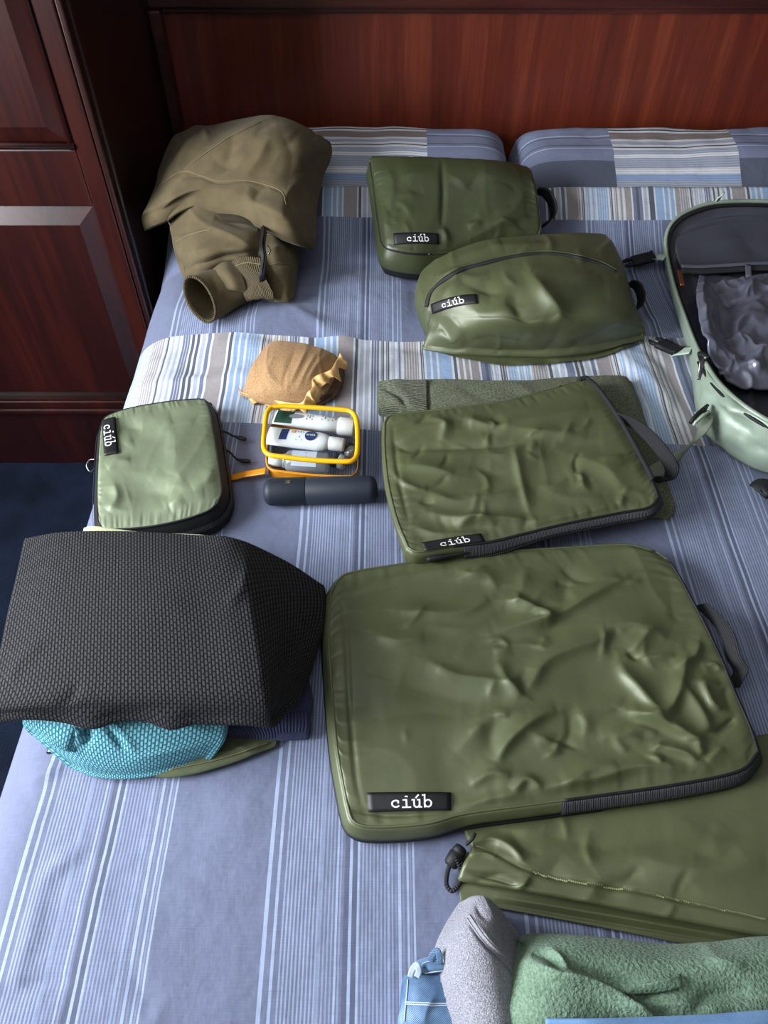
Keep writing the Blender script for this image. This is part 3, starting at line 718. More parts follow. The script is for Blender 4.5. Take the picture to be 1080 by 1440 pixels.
def large_cube():
    T = [(466, 832), (478, 814), (500, 804), (590, 790), (700, 777), (800, 770), (880, 766), (922, 776)]
    R = [(922, 776), (945, 795), (972, 842), (1002, 900), (1032, 970), (1056, 1026), (1066, 1058)]
    B = [(488, 1130), (498, 1156), (530, 1163), (600, 1158), (655, 1144), (760, 1130), (850, 1118), (960, 1102), (1040, 1084), (1066, 1058)]
    L = [(466, 832), (462, 880), (466, 960), (474, 1050), (488, 1130)]
    C = [  # folds traced over the top panel
        ([(710, 845), (735, 850), (772, 868), (760, 875)], 0.010, 10, 7), ([(690, 890), (770, 870), (830, 838), (880, 812)], 0.010, 9, 16),
        ([(700, 930), (712, 960), (735, 982)], 0.007, 7, 12), ([(735, 978), (770, 930), (830, 905), (870, 890)], 0.008, 10, 22),
        ([(735, 978), (700, 960), (640, 950), (600, 930)], 0.006, 8, 16), ([(695, 1075), (720, 1040), (760, 1010), (785, 1002)], 0.009, 8, 16),
        ([(740, 1000), (690, 1010), (640, 1060)], 0.005, 12, 20), ([(870, 930), (878, 950), (900, 975), (930, 1010)], 0.010, 7, 14),
        ([(900, 1010), (940, 1000), (960, 950), (962, 920)], 0.009, 8, 15), ([(945, 940), (975, 925), (985, 900)], 0.008, 7, 12),
        ([(880, 1000), (930, 1018), (985, 1045)], 0.012, 7, 14), ([(985, 960), (1000, 990), (1015, 1000)], 0.009, 6, 10),
        ([(920, 1050), (960, 1062), (980, 1075)], 0.009, 6, 11), ([(760, 1112), (830, 1100), (900, 1080), (970, 1085)], 0.008, 9, 14),
        ([(720, 1116), (740, 1098), (762, 1112)], 0.007, 7, 9), ([(790, 1108), (830, 1085), (870, 1078)], 0.006, 8, 12),
        ([(530, 895), (560, 905), (600, 900)], 0.006, 9, 18), ([(560, 860), (620, 865), (660, 860), (690, 840)], 0.007, 8, 14),
        ([(600, 880), (650, 885), (700, 860)], 0.004, 10, 16), ([(560, 960), (620, 975), (680, 990)], -0.006, 24, 34),
        ([(540, 1010), (590, 1000), (650, 1005)], -0.004, 18, 26), ([(640, 815), (680, 810), (700, 830)], 0.006, 9, 14),
        ([(800, 815), (790, 860), (760, 900)], -0.005, 16, 22), ([(850, 880), (900, 880), (940, 900)], 0.006, 10, 18),
        ([(1000, 1030), (985, 1000), (960, 965)], 0.008, 8, 13), ([(660, 1105), (690, 1090), (720, 1095)], 0.006, 8, 12),
        ([(650, 1138), (690, 1125), (740, 1122)], 0.005, 6, 8), ([(500, 1140), (560, 1146), (650, 1140)], -0.005, 3, 4),
        ([(482, 850), (488, 920), (492, 1000), (500, 1090), (508, 1130)], -0.0035, 3, 3), ([(492, 836), (550, 815), (640, 800)], 0.003, 4, 8),
        ([(840, 1040), (870, 1035), (905, 1042)], 0.005, 8, 14), ([(700, 1000), (690, 1040), (700, 1075)], -0.004, 14, 18),
    ]
    V, U, W = cube_top(T, R, B, L, (0.032, 0.032, 0.034, 0.032), 0.005, C+crumple(560, 800, 1020, 1080, 46, .0035, 11, 18, 60, 5)+crumple(880, 880, 1040, 1080, 16, .006, 12, 18, 50, 5), 190, 0.0012, 3, 9.0, 0.05, und=.007)
    c = PB(760, 960, 0)
    t = thing('packing_cube', 'largest olive green satin packing cube, lying wrinkled in front of the others', 'packing cube', c, 'olive packing cubes on the bed')
    mk('top_panel', V, gfaces(*V.shape[:2]), M_green, t, grid_uv(V))
    FL = .009
    def LB(L):
        q = proj(L); return ZB+bz(L[:, 0], L[:, 1])+.006+.008*smooth(620, 680, q[:, 0])*smooth(1020, 1090, q[:, 1])
    gusset('side_panel', V, M_green, t, 0.0, 0.72, 0.003, (0.62, 1.0), base=LB, flare=FL); gusset('side_panel', V, M_green, t, 0.0, 0.72, 0.003, (0.0, 0.27), base=LB, flare=FL)
    gusset('zip_tape', V, M_tape, t, 0.0, 0.9, 0.003, (0.265, 0.625), base=LB, flare=FL+.001); gusset('base_band', V, M_black, t, 0.7, 1.0, 0.002, base=LB, flare=FL)
    zl = loop_of(V); zn = outward(zl); zi = np.arange(int(.27*len(zl)), int(.62*len(zl))); zt = zl[zi]; zt[:, :2] += zn[zi]*.0085; zt[:, 2] -= .014; tubepath('zip_teeth', zt[::2], .0017, M_black, t, 6)
    piping(V, t, M_black, 0.0022, (0.27, 0.625)); piping(V, t, M_green, 0.002, (0.62, 1.25)); bottom(V, t, M_black, LB)
    piping(V, t, M_black, 0.0028, (0.60, 1.02), 'base_piping', -0.022, 0.009)
    tp = Top(V); brand_label(tp, [(516, 1115), (634, 1115), (634, 1140), (518, 1143)], t)
    # webbing carry handle on the right side
    q = np.array([(985, 850), (1005, 868), (1022, 892), (1032, 925), (1042, 942), (1036, 955), (1030, 968)], float)
    strip('carry_handle', PB(q[:, 0], q[:, 1], np.array([.022, .028, .034, .032, .026, .018, .008])), 0.022, M_web, t, 40, 0.002, side=[(0.5, -.3, .8)])
    return V
V_large = large_cube()

def medium_cube():
    T = [(541, 594), (552, 584), (600, 578), (640, 574), (700, 566), (730, 560), (780, 546), (824, 533)]
    R = [(824, 533), (840, 548), (868, 588), (895, 635), (918, 680), (926, 700)]
    B = [(574, 770), (590, 776), (640, 768), (690, 762), (740, 750), (800, 736), (870, 722), (912, 714), (926, 700)]
    L = [(541, 594), (541, 630), (546, 680), (558, 730), (574, 770)]
    C = [([(560, 630), (640, 628), (700, 626), (740, 622)], -0.005, 5, 7), ([(700, 600), (760, 590), (830, 575)], 0.007, 8, 12), ([(690, 620), (720, 605), (770, 610), (830, 618)], 0.006, 8, 12),
         ([(722, 628), (735, 690), (745, 722)], 0.006, 5, 9), ([(735, 690), (690, 700), (640, 705), (600, 690)], 0.007, 8, 12), ([(560, 620), (600, 605), (640, 600)], 0.006, 7, 11),
         ([(570, 655), (610, 660), (640, 668)], 0.006, 7, 11), ([(600, 720), (650, 732), (700, 730), (760, 735)], 0.009, 7, 10), ([(640, 745), (668, 730), (700, 740)], 0.007, 6, 9),
         ([(740, 740), (800, 728), (870, 712)], 0.006, 5, 8), ([(650, 590), (690, 602), (720, 600)], 0.008, 6, 9), ([(600, 590), (625, 600), (620, 620)], 0.006, 6, 9), ([(690, 586), (700, 598), (690, 612)], -0.005, 7, 9),
         ([(800, 640), (850, 660), (880, 690)], 0.005, 10, 16), ([(760, 640), (810, 625), (850, 622)], -0.005, 12, 18), ([(580, 740), (620, 752), (680, 750)], 0.006, 6, 8), ([(552, 600), (560, 670), (575, 735)], -0.003, 3, 4),
         ([(660, 650), (700, 665), (730, 660)], -0.005, 14, 18), ([(770, 690), (800, 700), (850, 700)], 0.004, 10, 14)]
    V, U, W = cube_top(T, R, B, L, (0.058, 0.058, 0.056, 0.056), 0.005, C+crumple(560, 580, 900, 740, 40, .0035, 21, 16, 50, 4), 150, 0.0012, 7, 10.0, 0.06, und=.006)
    c = PB(730, 660, 0.035)
    t = thing('packing_cube', 'medium olive packing cube with webbing side handle, lying on a grey green sweater', 'packing cube', c, 'olive packing cubes on the bed')
    mk('top_panel', V, gfaces(*V.shape[:2]), M_green, t, grid_uv(V))
    base = lambda Lp: ZB+bz(Lp[:, 0], Lp[:, 1])+0.039-.022*smooth(740, 768, proj(Lp)[:, 1])
    gusset('side_panel', V, M_green, t, 0, 1, 0.004, (0.69, 1.0), base); gusset('side_panel', V, M_green, t, 0, 1, 0.004, (0.0, 0.25), base)
    gusset('zip_tape', V, M_tape, t, 0, 0.5, 0.006, (0.25, 0.70), base, flare=.005); gusset('base_band', V, M_web, t, 0.5, 1.0, 0.006, (0.25, 0.70), base, flare=.005); bottom(V, t, M_black, base)
    piping(V, t, M_green, 0.002, (0.70, 1.22)); piping(V, t, M_web, 0.0045, (0.24, 0.47), 'binding', 0.001, 0.002); piping(V, t, M_black, 0.0025, (0.47, 0.71))
    tp = Top(V); brand_label(tp, [(592, 764), (676, 751), (682, 762), (597, 777)], t)
    q = np.array([(860, 583), (885, 592), (912, 612), (935, 640), (945, 660), (938, 676), (918, 672)], float)
    strip('carry_handle', PB(q[:, 0], q[:, 1], np.array([.055, .062, .066, .060, .045, .026, .024])), 0.026, M_web, t, 40, 0.002, side=[(0.55, -.4, .7)])
    zip_pull([(690, 768), (668, 774), (640, 780), (600, 787)], [.045, .046, .046, .044], t, 0.0025)
medium_cube()

def small_cube():
    T = [(142, 600), (150, 586), (180, 575), (230, 566), (270, 562), (288, 562)]
    R = [(288, 562), (296, 580), (303, 620), (309, 660), (312, 690), (306, 708)]
    B = [(138, 735), (150, 744), (200, 742), (250, 733), (290, 720), (306, 708)]
    L = [(142, 600), (139, 640), (137, 690), (138, 735)]
    C = [([(160, 640), (190, 615), (240, 612)], -0.004, 14, 20), ([(150, 660), (165, 650), (185, 648)], 0.005, 6, 9), ([(180, 700), (215, 690), (240, 700)], -0.006, 18, 22), ([(270, 690), (290, 680), (300, 660)], 0.005, 10, 14),
         ([(230, 715), (262, 700), (290, 696)], 0.005, 8, 12), ([(165, 605), (178, 598), (200, 600)], -0.005, 8, 12), ([(240, 600), (250, 640), (240, 670)], 0.004, 16, 22), ([(152, 720), (165, 700), (160, 680)], 0.005, 7, 9)]
    V, U, W = cube_top(T, R, B, L, (0.046, 0.044, 0.042, 0.046), 0.008, C+crumple(160, 580, 290, 720, 14, .002, 31, 14, 34, 5), 110, 0.0008, 11, 11.0, 0.08)
    t = thing('packing_cube', 'small pale sage packing cube with dangling black zip cords, left of the clear pouch', 'packing cube', PB(225, 655, 0))
    mk('top_panel', V, gfaces(*V.shape[:2]), M_green2, t, grid_uv(V))
    gusset('side_panel', V, M_black, t, 0, 0.45, 0.004, flare=.014); gusset('zip_tape', V, M_tape, t, 0.4, 0.62, 0.006, flare=.014); gusset('base_band', V, M_black, t, 0.58, 1.0, 0.004, flare=.014); bottom(V, t, M_black)
    piping(V, t, M_black, 0.0018)
    tp = Top(V); brand_label(tp, [(163, 588), (167, 638), (147, 642), (143, 593)], t, s0=0.2, s1=0.8, t0=0.88, t1=0.14)
    zip_pull([(300, 604), (318, 608), (328, 613), (346, 618)], [.035, .02, .014, .010], t, 0.0018); zip_pull([(306, 628), (322, 635), (334, 646), (352, 649)], [.03, .012, .010, .008], t, 0.0018)
    q = PB(np.array([134, 126, 122, 127, 134]), np.array([646, 647, 655, 663, 658]), np.array([.04, .038, .034, .03, .03])); tubepath('zip_ring', q, 0.0016, M_metal, t, 6, n=24)
small_cube()

def rear_cube():
    T = [(520, 228), (526, 221), (560, 222), (620, 224), (690, 228), (735, 234), (746, 240)]
    R = [(746, 240), (752, 262), (757, 290), (760, 318), (756, 335)]
    B = [(536, 340), (545, 350), (580, 357), (620, 356), (680, 348), (735, 340), (756, 335)]
    L = [(520, 228), (525, 260), (530, 300), (536, 340)]
    C = [([(621, 228), (623, 270), (621, 318)], -0.007, 4, 4), ([(534, 330), (548, 290), (552, 260), (545, 240)], 0.006, 7, 14), ([(650, 345), (700, 320), (745, 300)], 0.006, 7, 12), ([(690, 320), (720, 300), (740, 270)], 0.004, 8, 12),
         ([(560, 250), (590, 245), (612, 240)], 0.004, 12, 16), ([(622, 320), (628, 338), (626, 352)], 0.007, 5, 5), ([(540, 342), (590, 350), (640, 348)], -0.006, 4, 5), ([(640, 240), (690, 250), (735, 250)], 0.004, 14, 20)]
    V, U, W = cube_top(T, R, B, L, ([.105, .11, .11, .11, .11, .105, .10], [.10, .10, .09, .08, .07], [.065, .068, .07, .07, .07, .07, .07], [.105, .095, .08, .065]), 0.020, C+crumple(530, 230, 750, 345, 22, .003, 41, 14, 40, 4), 110, 0.001, 13, 12.0, 0.07)
    t = thing('packing_cube', 'plump dark olive packing cube leaning at the pillows, rearmost on the bed', 'packing cube', PB(640, 310, 0.0))
    base = lambda Lp: np.maximum(ZB+bz(Lp[:, 0], np.minimum(Lp[:, 1], 1.66))+0.004, Lp[:, 2]-0.06)
    mk('top_panel', V, gfaces(*V.shape[:2]), M_green_dk, t, grid_uv(V))
    gusset('side_panel', V, M_green_dk, t, 0, 0.72, 0.008, None, base); gusset('base_band', V, M_black, t, 0.7, 1.0, 0.008, None, base); bottom(V, t, M_black, base)
    piping(V, t, M_black, 0.002, (0.66, 1.0)); piping(V, t, M_green_dk, 0.002, (0.0, 0.67))
    tp = Top(V); brand_label(tp, [(553, 329), (616, 329), (617, 344), (554, 345)], t)
    q = np.array([(754, 268), (768, 272), (778, 290), (776, 308), (762, 318)], float)
    strip('carry_handle', PB(q[:, 0], q[:, 1], np.array([.06, .055, .05, .045, .04])), 0.024, M_black, t, 30, 0.002, side=[(0.4, -.3, .8)])
rear_cube()

def shoe_bag():
    G = [[(612, 364, 9), (660, 345, 10.5), (720, 333, 11.5), (790, 328, 11.5), (846, 328, 10), (856, 334, 8.5)],
         [(592, 383, 7.5), (650, 362, 11), (720, 350, 12.5), (800, 347, 12.5), (862, 355, 10.5), (874, 366, 8)],
         [(589, 405, 7), (640, 390, 11), (715, 375, 13), (800, 375, 13), (872, 390, 10), (886, 404, 7)],
         [(600, 432, 7), (645, 420, 11), (715, 408, 13), (800, 412, 12.5), (876, 424, 9.5), (896, 436, 6)],
         [(606, 452, 5), (645, 445, 9), (715, 444, 11.5), (795, 446, 10.5), (872, 448, 8.5), (904, 456, 4.5)],
         [(602, 470, 3.5), (645, 470, 6), (715, 472, 7), (790, 474, 6.5), (860, 468, 5.5), (907, 464, 3.5)],
         [(598, 486, 1.6), (645, 490, 2.2), (715, 492, 2.4), (790, 492, 2.4), (862, 480, 2.4), (907, 470, 1.6)]]
    V = surf(G, 120, 150)
    C = [([(618, 452), (630, 458), (640, 480)], -0.016, 12, 12), ([(610, 450), (626, 447), (640, 458), (660, 486)], 0.012, 6, 8), ([(745, 385), (758, 410), (785, 445), (782, 475), (770, 490)], 0.016, 8, 18), ([(720, 410), (735, 440), (760, 455)], -0.010, 14, 20),
         ([(785, 445), (820, 420), (860, 415)], -0.006, 16, 22), ([(612, 390), (640, 395), (620, 420)], 0.010, 8, 10), ([(630, 380), (660, 392), (690, 386)], 0.006, 8, 12), ([(800, 492), (850, 470), (905, 462)], 0.008, 6, 8),
         ([(640, 444), (720, 443), (790, 448), (860, 452)], -0.0025, 3, 4), ([(640, 365), (690, 350), (750, 343)], 0.006, 8, 14), ([(680, 385), (690, 420), (670, 440)], -0.006, 16, 20), ([(650, 492), (680, 478), (740, 482)], 0.006, 5, 7), ([(600, 425), (615, 405), (640, 384), (690, 368)], 0.006, 5, 5)]
    V[..., 2] += crease(proj(V), C)+crease(proj(V), crumple(610, 340, 890, 485, 26, .004, 51, 16, 50, 5))+0.003*fbm(V[..., 0], V[..., 1], 10, 3, 21)
    t = thing('shoe_bag', 'bulging olive satin bag with arched zip, in front of the rearmost green pouch', 'shoe bag', PB(740, 430, 0))
    slab('body', V, M_green, t, None, 0.006, 5)
    tp = Top(V); zp = [(600, 432), (606, 412), (622, 396), (650, 380), (690, 369), (720, 362), (760, 357), (800, 360), (840, 370), (866, 383)]
    z = cr(np.array(zp, float), 60); Wp, Np = tp.at(z); Nm = Np; Tt = np.gradient(Wp, axis=0); Tt /= np.linalg.norm(Tt, axis=1)[:, None]; A = np.cross(Tt, Nm); A /= np.linalg.norm(A, axis=1)[:, None]
    Vz = np.stack([Wp+Nm*0.0015-A*0.004, Wp+Nm*0.003, Wp+Nm*0.0015+A*0.004], 1); mk('zip_tape', Vz, gfaces(60, 3), M_tape, t, grid_uv(Vz), solid=0.001, offset=1)
    tubepath('piping', Wp+Nm*0.003-A*0.005, 0.0013, M_green, t, 6)
    brand_label(tp, [(607, 428), (671, 414), (673, 427), (609, 442)], t)
    q = np.array([(884, 398), (896, 402), (902, 418), (898, 434), (888, 438)], float); strip('carry_handle', PB(q[:, 0], q[:, 1], np.array([.06, .055, .045, .035, .035])), 0.022, M_black, t, 30, 0.002, side=[(0.4, -.3, .8)])
shoe_bag()

def drawstring_bag():
    G = [[(652, 1120, .5), (720, 1108, .5), (800, 1095, .5), (900, 1075, .5), (1000, 1050, .5), (1100, 1030, .8), (1150, 1010, 1)],
         [(656, 1165, .8), (720, 1150, .7), (800, 1138, .7), (900, 1122, .7), (1000, 1105, .8), (1100, 1100, 1.6), (1175, 1095, 1.8)],
         [(666, 1192, 2.0), (735, 1195, 2.2), (810, 1200, 2.4), (900, 1205, 2.6), (1000, 1205, 2.7), (1110, 1205, 2.6), (1212, 1205, 2.4)],
         [(655, 1215, 2.4), (735, 1225, 2.6), (810, 1237, 2.7), (900, 1250, 2.8), (1000, 1265, 2.8), (1100, 1280, 2.7), (1230, 1300, 2.2)],
         [(648, 1234, 1.9), (735, 1248, 2.6), (810, 1262, 2.7), (900, 1279, 2.7), (1000, 1298, 2.7), (1090, 1315, 2.6), (1236, 1338, 2.0)]]
    V = surf(G, 110, 170)
    C = [([(668, 1190), (700, 1202), (740, 1222), (800, 1238), (900, 1254), (1000, 1276), (1090, 1296)], -0.0035, 4, 4), ([(664, 1186), (690, 1180), (718, 1192), (738, 1214)], 0.006, 5, 10), ([(660, 1202), (680, 1200), (700, 1206)], 0.004, 4, 6),
         ([(655, 1225), (700, 1236), (740, 1252)], -0.004, 4, 5), ([(715, 1255), (735, 1245), (745, 1232)], 0.005, 5, 6), ([(925, 1296), (942, 1284), (948, 1270)], 0.002, 5, 9), ([(760, 1170), (850, 1190), (950, 1180)], -0.004, 20, 26), ([(880, 1200), (980, 1225), (1080, 1210)], 0.005, 20, 30), ([(700, 1165), (740, 1168), (790, 1160)], 0.004, 10, 14)]
    V[..., 2] += crease(proj(V), C+crumple(670, 1160, 1090, 1290, 16, .0025, 61, 30, 80, 8))
    t = thing('drawstring_bag', 'flat olive drawstring bag with black cord lock, tucked under the largest packing cube', 'bag', PB(860, 1230, 0))
    slab('upper_layer', V, M_green, t, 0.010, 0.003, 4)
    G2 = [[(655, 1200, .5), (760, 1215, .8), (880, 1235, .8), (1000, 1255, .8), (1225, 1292, .8)], [(648, 1240, .7), (760, 1262, 1.0), (880, 1284, 1.0), (1000, 1306, 1.0), (1236, 1344, .9)], [(650, 1266, .5), (760, 1285, .7), (880, 1308, .7), (1000, 1330, .7), (1236, 1352, .7)]]
    V2 = surf(G2, 30, 120); V2[..., 2] += crease(proj(V2), [([(700, 1262), (850, 1287), (1050, 1322)], 0.003, 3, 4), ([(700, 1270), (850, 1296), (1050, 1330)], -0.003, 3, 4)])
    slab('lower_layer', V2, M_green, t, 0.004, 0.002, 4)
    tp = Top(V); st = cr(np.array([(668, 1192), (700, 1205), (740, 1224), (800, 1239), (900, 1256), (1000, 1278), (1076, 1294)], float), 140); Wp, Np = tp.at(st)
    Vv = []; F = []
    for i in range(0, 139):
        a, b = Wp[i]+Np[i]*0.003, Wp[i]*0.4+Wp[i+1]*0.6+Np[i]*0.003; d = np.cross(b-a, Np[i]); d /= np.linalg.norm(d)+1e-9
        k = len(Vv); Vv += [a-d*0.0009, b-d*0.0009, b+d*0.0009, a+d*0.0009]; F.append((k, k+1, k+2, k+3))
    tag(mk('stitching', Vv, F, M_thread, t, smooth_=False), kind='stuff')
    cl = revolve('cord_lock', P(650, 1190, 0.022), P(632, 1218, 0.016), [(0, 0.004), (0.05, 0.007), (0.3, 0.0085), (0.34, 0.0075), (0.4, 0.0092), (0.9, 0.0085), (1, 0.006)], M_black, t)
    q = [(640, 1205), (648, 1225), (646, 1242), (636, 1253), (628, 1244), (629, 1228), (633, 1214)]
    cord = PB(*np.array(q, float).T, np.array([.022, .014, .008, .007, .007, .009, .016])); tubepath('cord', cord, 0.0026, M_web, t, 8, n=60)
    tubepath('cord', PB(np.array([655., 664, 668]), np.array([1188., 1180, 1172]), np.array([.022, .026, .026])), 0.002, M_black, t, 8, n=20)
drawstring_bag()

# ================================================================== clear toiletry pouch and its contents
M_yellow = simple('yellow_piping_vinyl', (232, 168, 8), 0.35); M_orange = simple('amber_vinyl', (206, 132, 14), 0.45)
def clear_mat(name, tint=(245, 248, 250), rough=0.05, fac=0.16, milky=0.0):
    t = NT(name); tr = t.t.nodes.new('ShaderNodeBsdfTransparent'); gl = t.t.nodes.new('ShaderNodeBsdfGlossy'); gl.inputs['Roughness'].default_value = rough
    tr.inputs[0].default_value = col(tint); mx = t.t.nodes.new('ShaderNodeMixShader'); fr = t.t.nodes.new('ShaderNodeLayerWeight'); fr.inputs['Blend'].default_value = 0.5
    t.link(t.math('MULTIPLY_ADD', t.math('POWER', fr.outputs['Facing'], 4.0), 0.45, fac*0.3, clamp=True), mx.inputs[0]); t.link(tr.outputs[0], mx.inputs[1]); t.link(gl.outputs[0], mx.inputs[2])
    bp = t.t.nodes.new('ShaderNodeBump'); bp.inputs['Strength'].default_value = 0.25; bp.inputs['Distance'].default_value = 0.004; t.link(t.noise(t.obj(), 35.0, 2.0), bp.inputs['Height']); t.link(bp.outputs[0], gl.inputs['Normal']); t.link(bp.outputs[0], fr.inputs['Normal'])
    out = mx.outputs[0]
    if milky:
        df = t.t.nodes.new('ShaderNodeBsdfDiffuse'); df.inputs[0].default_value = col((215, 218, 220)); m2 = t.t.nodes.new('ShaderNodeMixShader'); m2.inputs[0].default_value = milky
        t.link(out, m2.inputs[1]); t.link(df.outputs[0], m2.inputs[2]); out = m2.outputs[0]
    t.link(out, t.t.nodes['Material Output'].inputs['Surface']); return t.m
M_clear = clear_mat('clear_vinyl'); M_clear2 = clear_mat('clear_bottle_plastic', (225, 228, 230), 0.08, 0.4, 0.30)
M_tubew = simple('white_tube_plastic', (222, 222, 220), 0.4); M_capw = simple('white_cap_plastic', (205, 203, 198), 0.35); M_dgreen = simple('dark_green_print', (30, 66, 50), 0.5); M_navy = simple('navy_print', (30, 48, 92), 0.5)
M_peach = simple('peach_print', (232, 160, 96), 0.5); M_ink = simple('grey_ink', (120, 124, 130), 0.6); M_ltlabel = simple('pale_label', (205, 212, 224), 0.6); M_blackcap = simple('charcoal_cap', (38, 42, 50), 0.45)
def loopz(c, z): q = np.array(c, float); return PB(q[:, 0], q[:, 1], np.full(len(q), z))
TPZ = 0.058
def pouch():
    t = thing('toiletry_pouch', 'clear plastic pouch with yellow trim and wrist strap, full of white tubes', 'pouch', PB(437, 630, 0.0))
    tc = [(381, 573), (400, 571), (440, 573), (480, 576), (494, 579), (501, 590), (503, 615), (502, 638), (497, 647), (486, 649), (440, 647), (395, 642), (378, 639), (371, 629), (372, 605), (375, 582)]
    Ltop = cr(np.vstack([loopz(tc, TPZ), loopz(tc, TPZ)[:1]]), 97)[:-1]
    Lbot = Ltop.copy(); g = ZB+bz(Ltop[:, 0], Ltop[:, 1]); Lbot[:, 2] = g+0.003
    ctr = Lbot.mean(0); Lbot[:, :2] = ctr[:2]+(Lbot[:, :2]-ctr[:2])*0.985
    def ring(f): R = Ltop*(1-f)+Lbot*f; return R
    n = len(Ltop)
    tubepath('top_trim', Ltop, 0.0042, M_yellow, t, 10, closed=True)
    mk('top_panel', np.vstack([Ltop, Ltop.mean(0)[None]]), [((j+1) % n, j, n) for j in range(n)], M_clear, t)
    W = np.array([ring(f) for f in np.linspace(0, 0.60, 4)]); mk('clear_wall', W, gfaces(4, n, wrap=True), M_clear, t)
    W = np.array([ring(f) for f in np.linspace(0.60, 1.0, 4)]); mk('base_band', W, gfaces(4, n, wrap=True), M_orange, t, solid=0.001)
    mk('bottom_panel', np.vstack([ring(1.0), ring(1.0).mean(0)[None]]), [(j, (j+1) % n, n) for j in range(n)], M_clear, t)
    tubepath('zip', ring(0.62)[50:88]+np.array([0, -0.0025, 0]), 0.0014, M_orange, t, 6)
    q = np.array([(374, 662), (362, 664), (345, 667), (328, 671), (318, 673)], float)
    strip('wrist_strap', PB(q[:, 0], q[:, 1], np.array([.022, .018, .012, .006, .003])), 0.014, M_orange, t, 24, 0.0015)
pouch()
def tube(name, label, a, b, ha, hb, r, cat, parts):
    A, B = PB(a[0], a[1], ha), PB(b[0], b[1], hb); t = thing(name, label, cat, (A+B)/2)
    return t, A, B
def flat_tube(t, A, B, prof, name, mat, seg=30):
    """profile list (t, half width, half height) along A->B"""
    T = (B-A)/np.linalg.norm(B-A); S = np.cross(T, [0, 0, 1]); S /= np.linalg.norm(S); Uv = np.cross(S, T); a = np.linspace(0, 2*PI, seg, endpoint=False)
    V = np.array([A+(B-A)*k+np.cos(a)[:, None]*w_*S+np.sin(a)[:, None]*h_*Uv for k, w_, h_ in prof]); n = len(prof)
    return mk(name, V, gfaces(n, seg, wrap=True)+[tuple(range(seg)), tuple((n-1)*seg+j for j in range(seg))[::-1]], mat, t), (A, B, S, Uv)
def on_tube(fr, k, s, prof, lift=0.0006):
    A, B, S, Uv = fr; w_ = np.interp(k, [p[0] for p in prof], [p[1] for p in prof]); h_ = np.interp(k, [p[0] for p in prof], [p[2] for p in prof])
    ang = np.clip(s, -1, 1); x = ang*w_; z = h_*math.sqrt(max(0.0, 1-ang*ang)); return A+(B-A)*k+S*x+Uv*(z+lift)
def print_on(name, fr, prof, k0, k1, s0, s1, mat, par, n=8, m=8):
    V = np.array([[on_tube(fr, k0+(k1-k0)*i/(n-1), s0+(s1-s0)*j/(m-1), prof) for j in range(m)] for i in range(n)])
    return mk(name, V, gfaces(n, m), mat, par)
def strokes_on(name, fr, prof, st, mat, par, fn, th):
    V, F = ribbons(st, th); W = np.array([on_tube(fr, *fn(x, y), prof, 0.001) for x, y in V]); return mk(name, W, F, mat, par, smooth_=False)
def ink_lines(fr, prof, spots, par, mat=None):
    for k0, k1, s0, s1, nl in spots:
        V = []; F = []
        for q in range(nl):
            kk = k0+(k1-k0)*(q+0.3)/nl; w_ = (k1-k0)/nl*0.45; b = len(V); e = s1-(0.25*(s1-s0) if q % 2 else 0)
            V += [on_tube(fr, kk, s0, prof), on_tube(fr, kk+w_, s0, prof), on_tube(fr, kk+w_, e, prof), on_tube(fr, kk, e, prof)]; F.append((b, b+1, b+2, b+3))
        mk('small_print', V, F, mat or M_ink, par, smooth_=False)
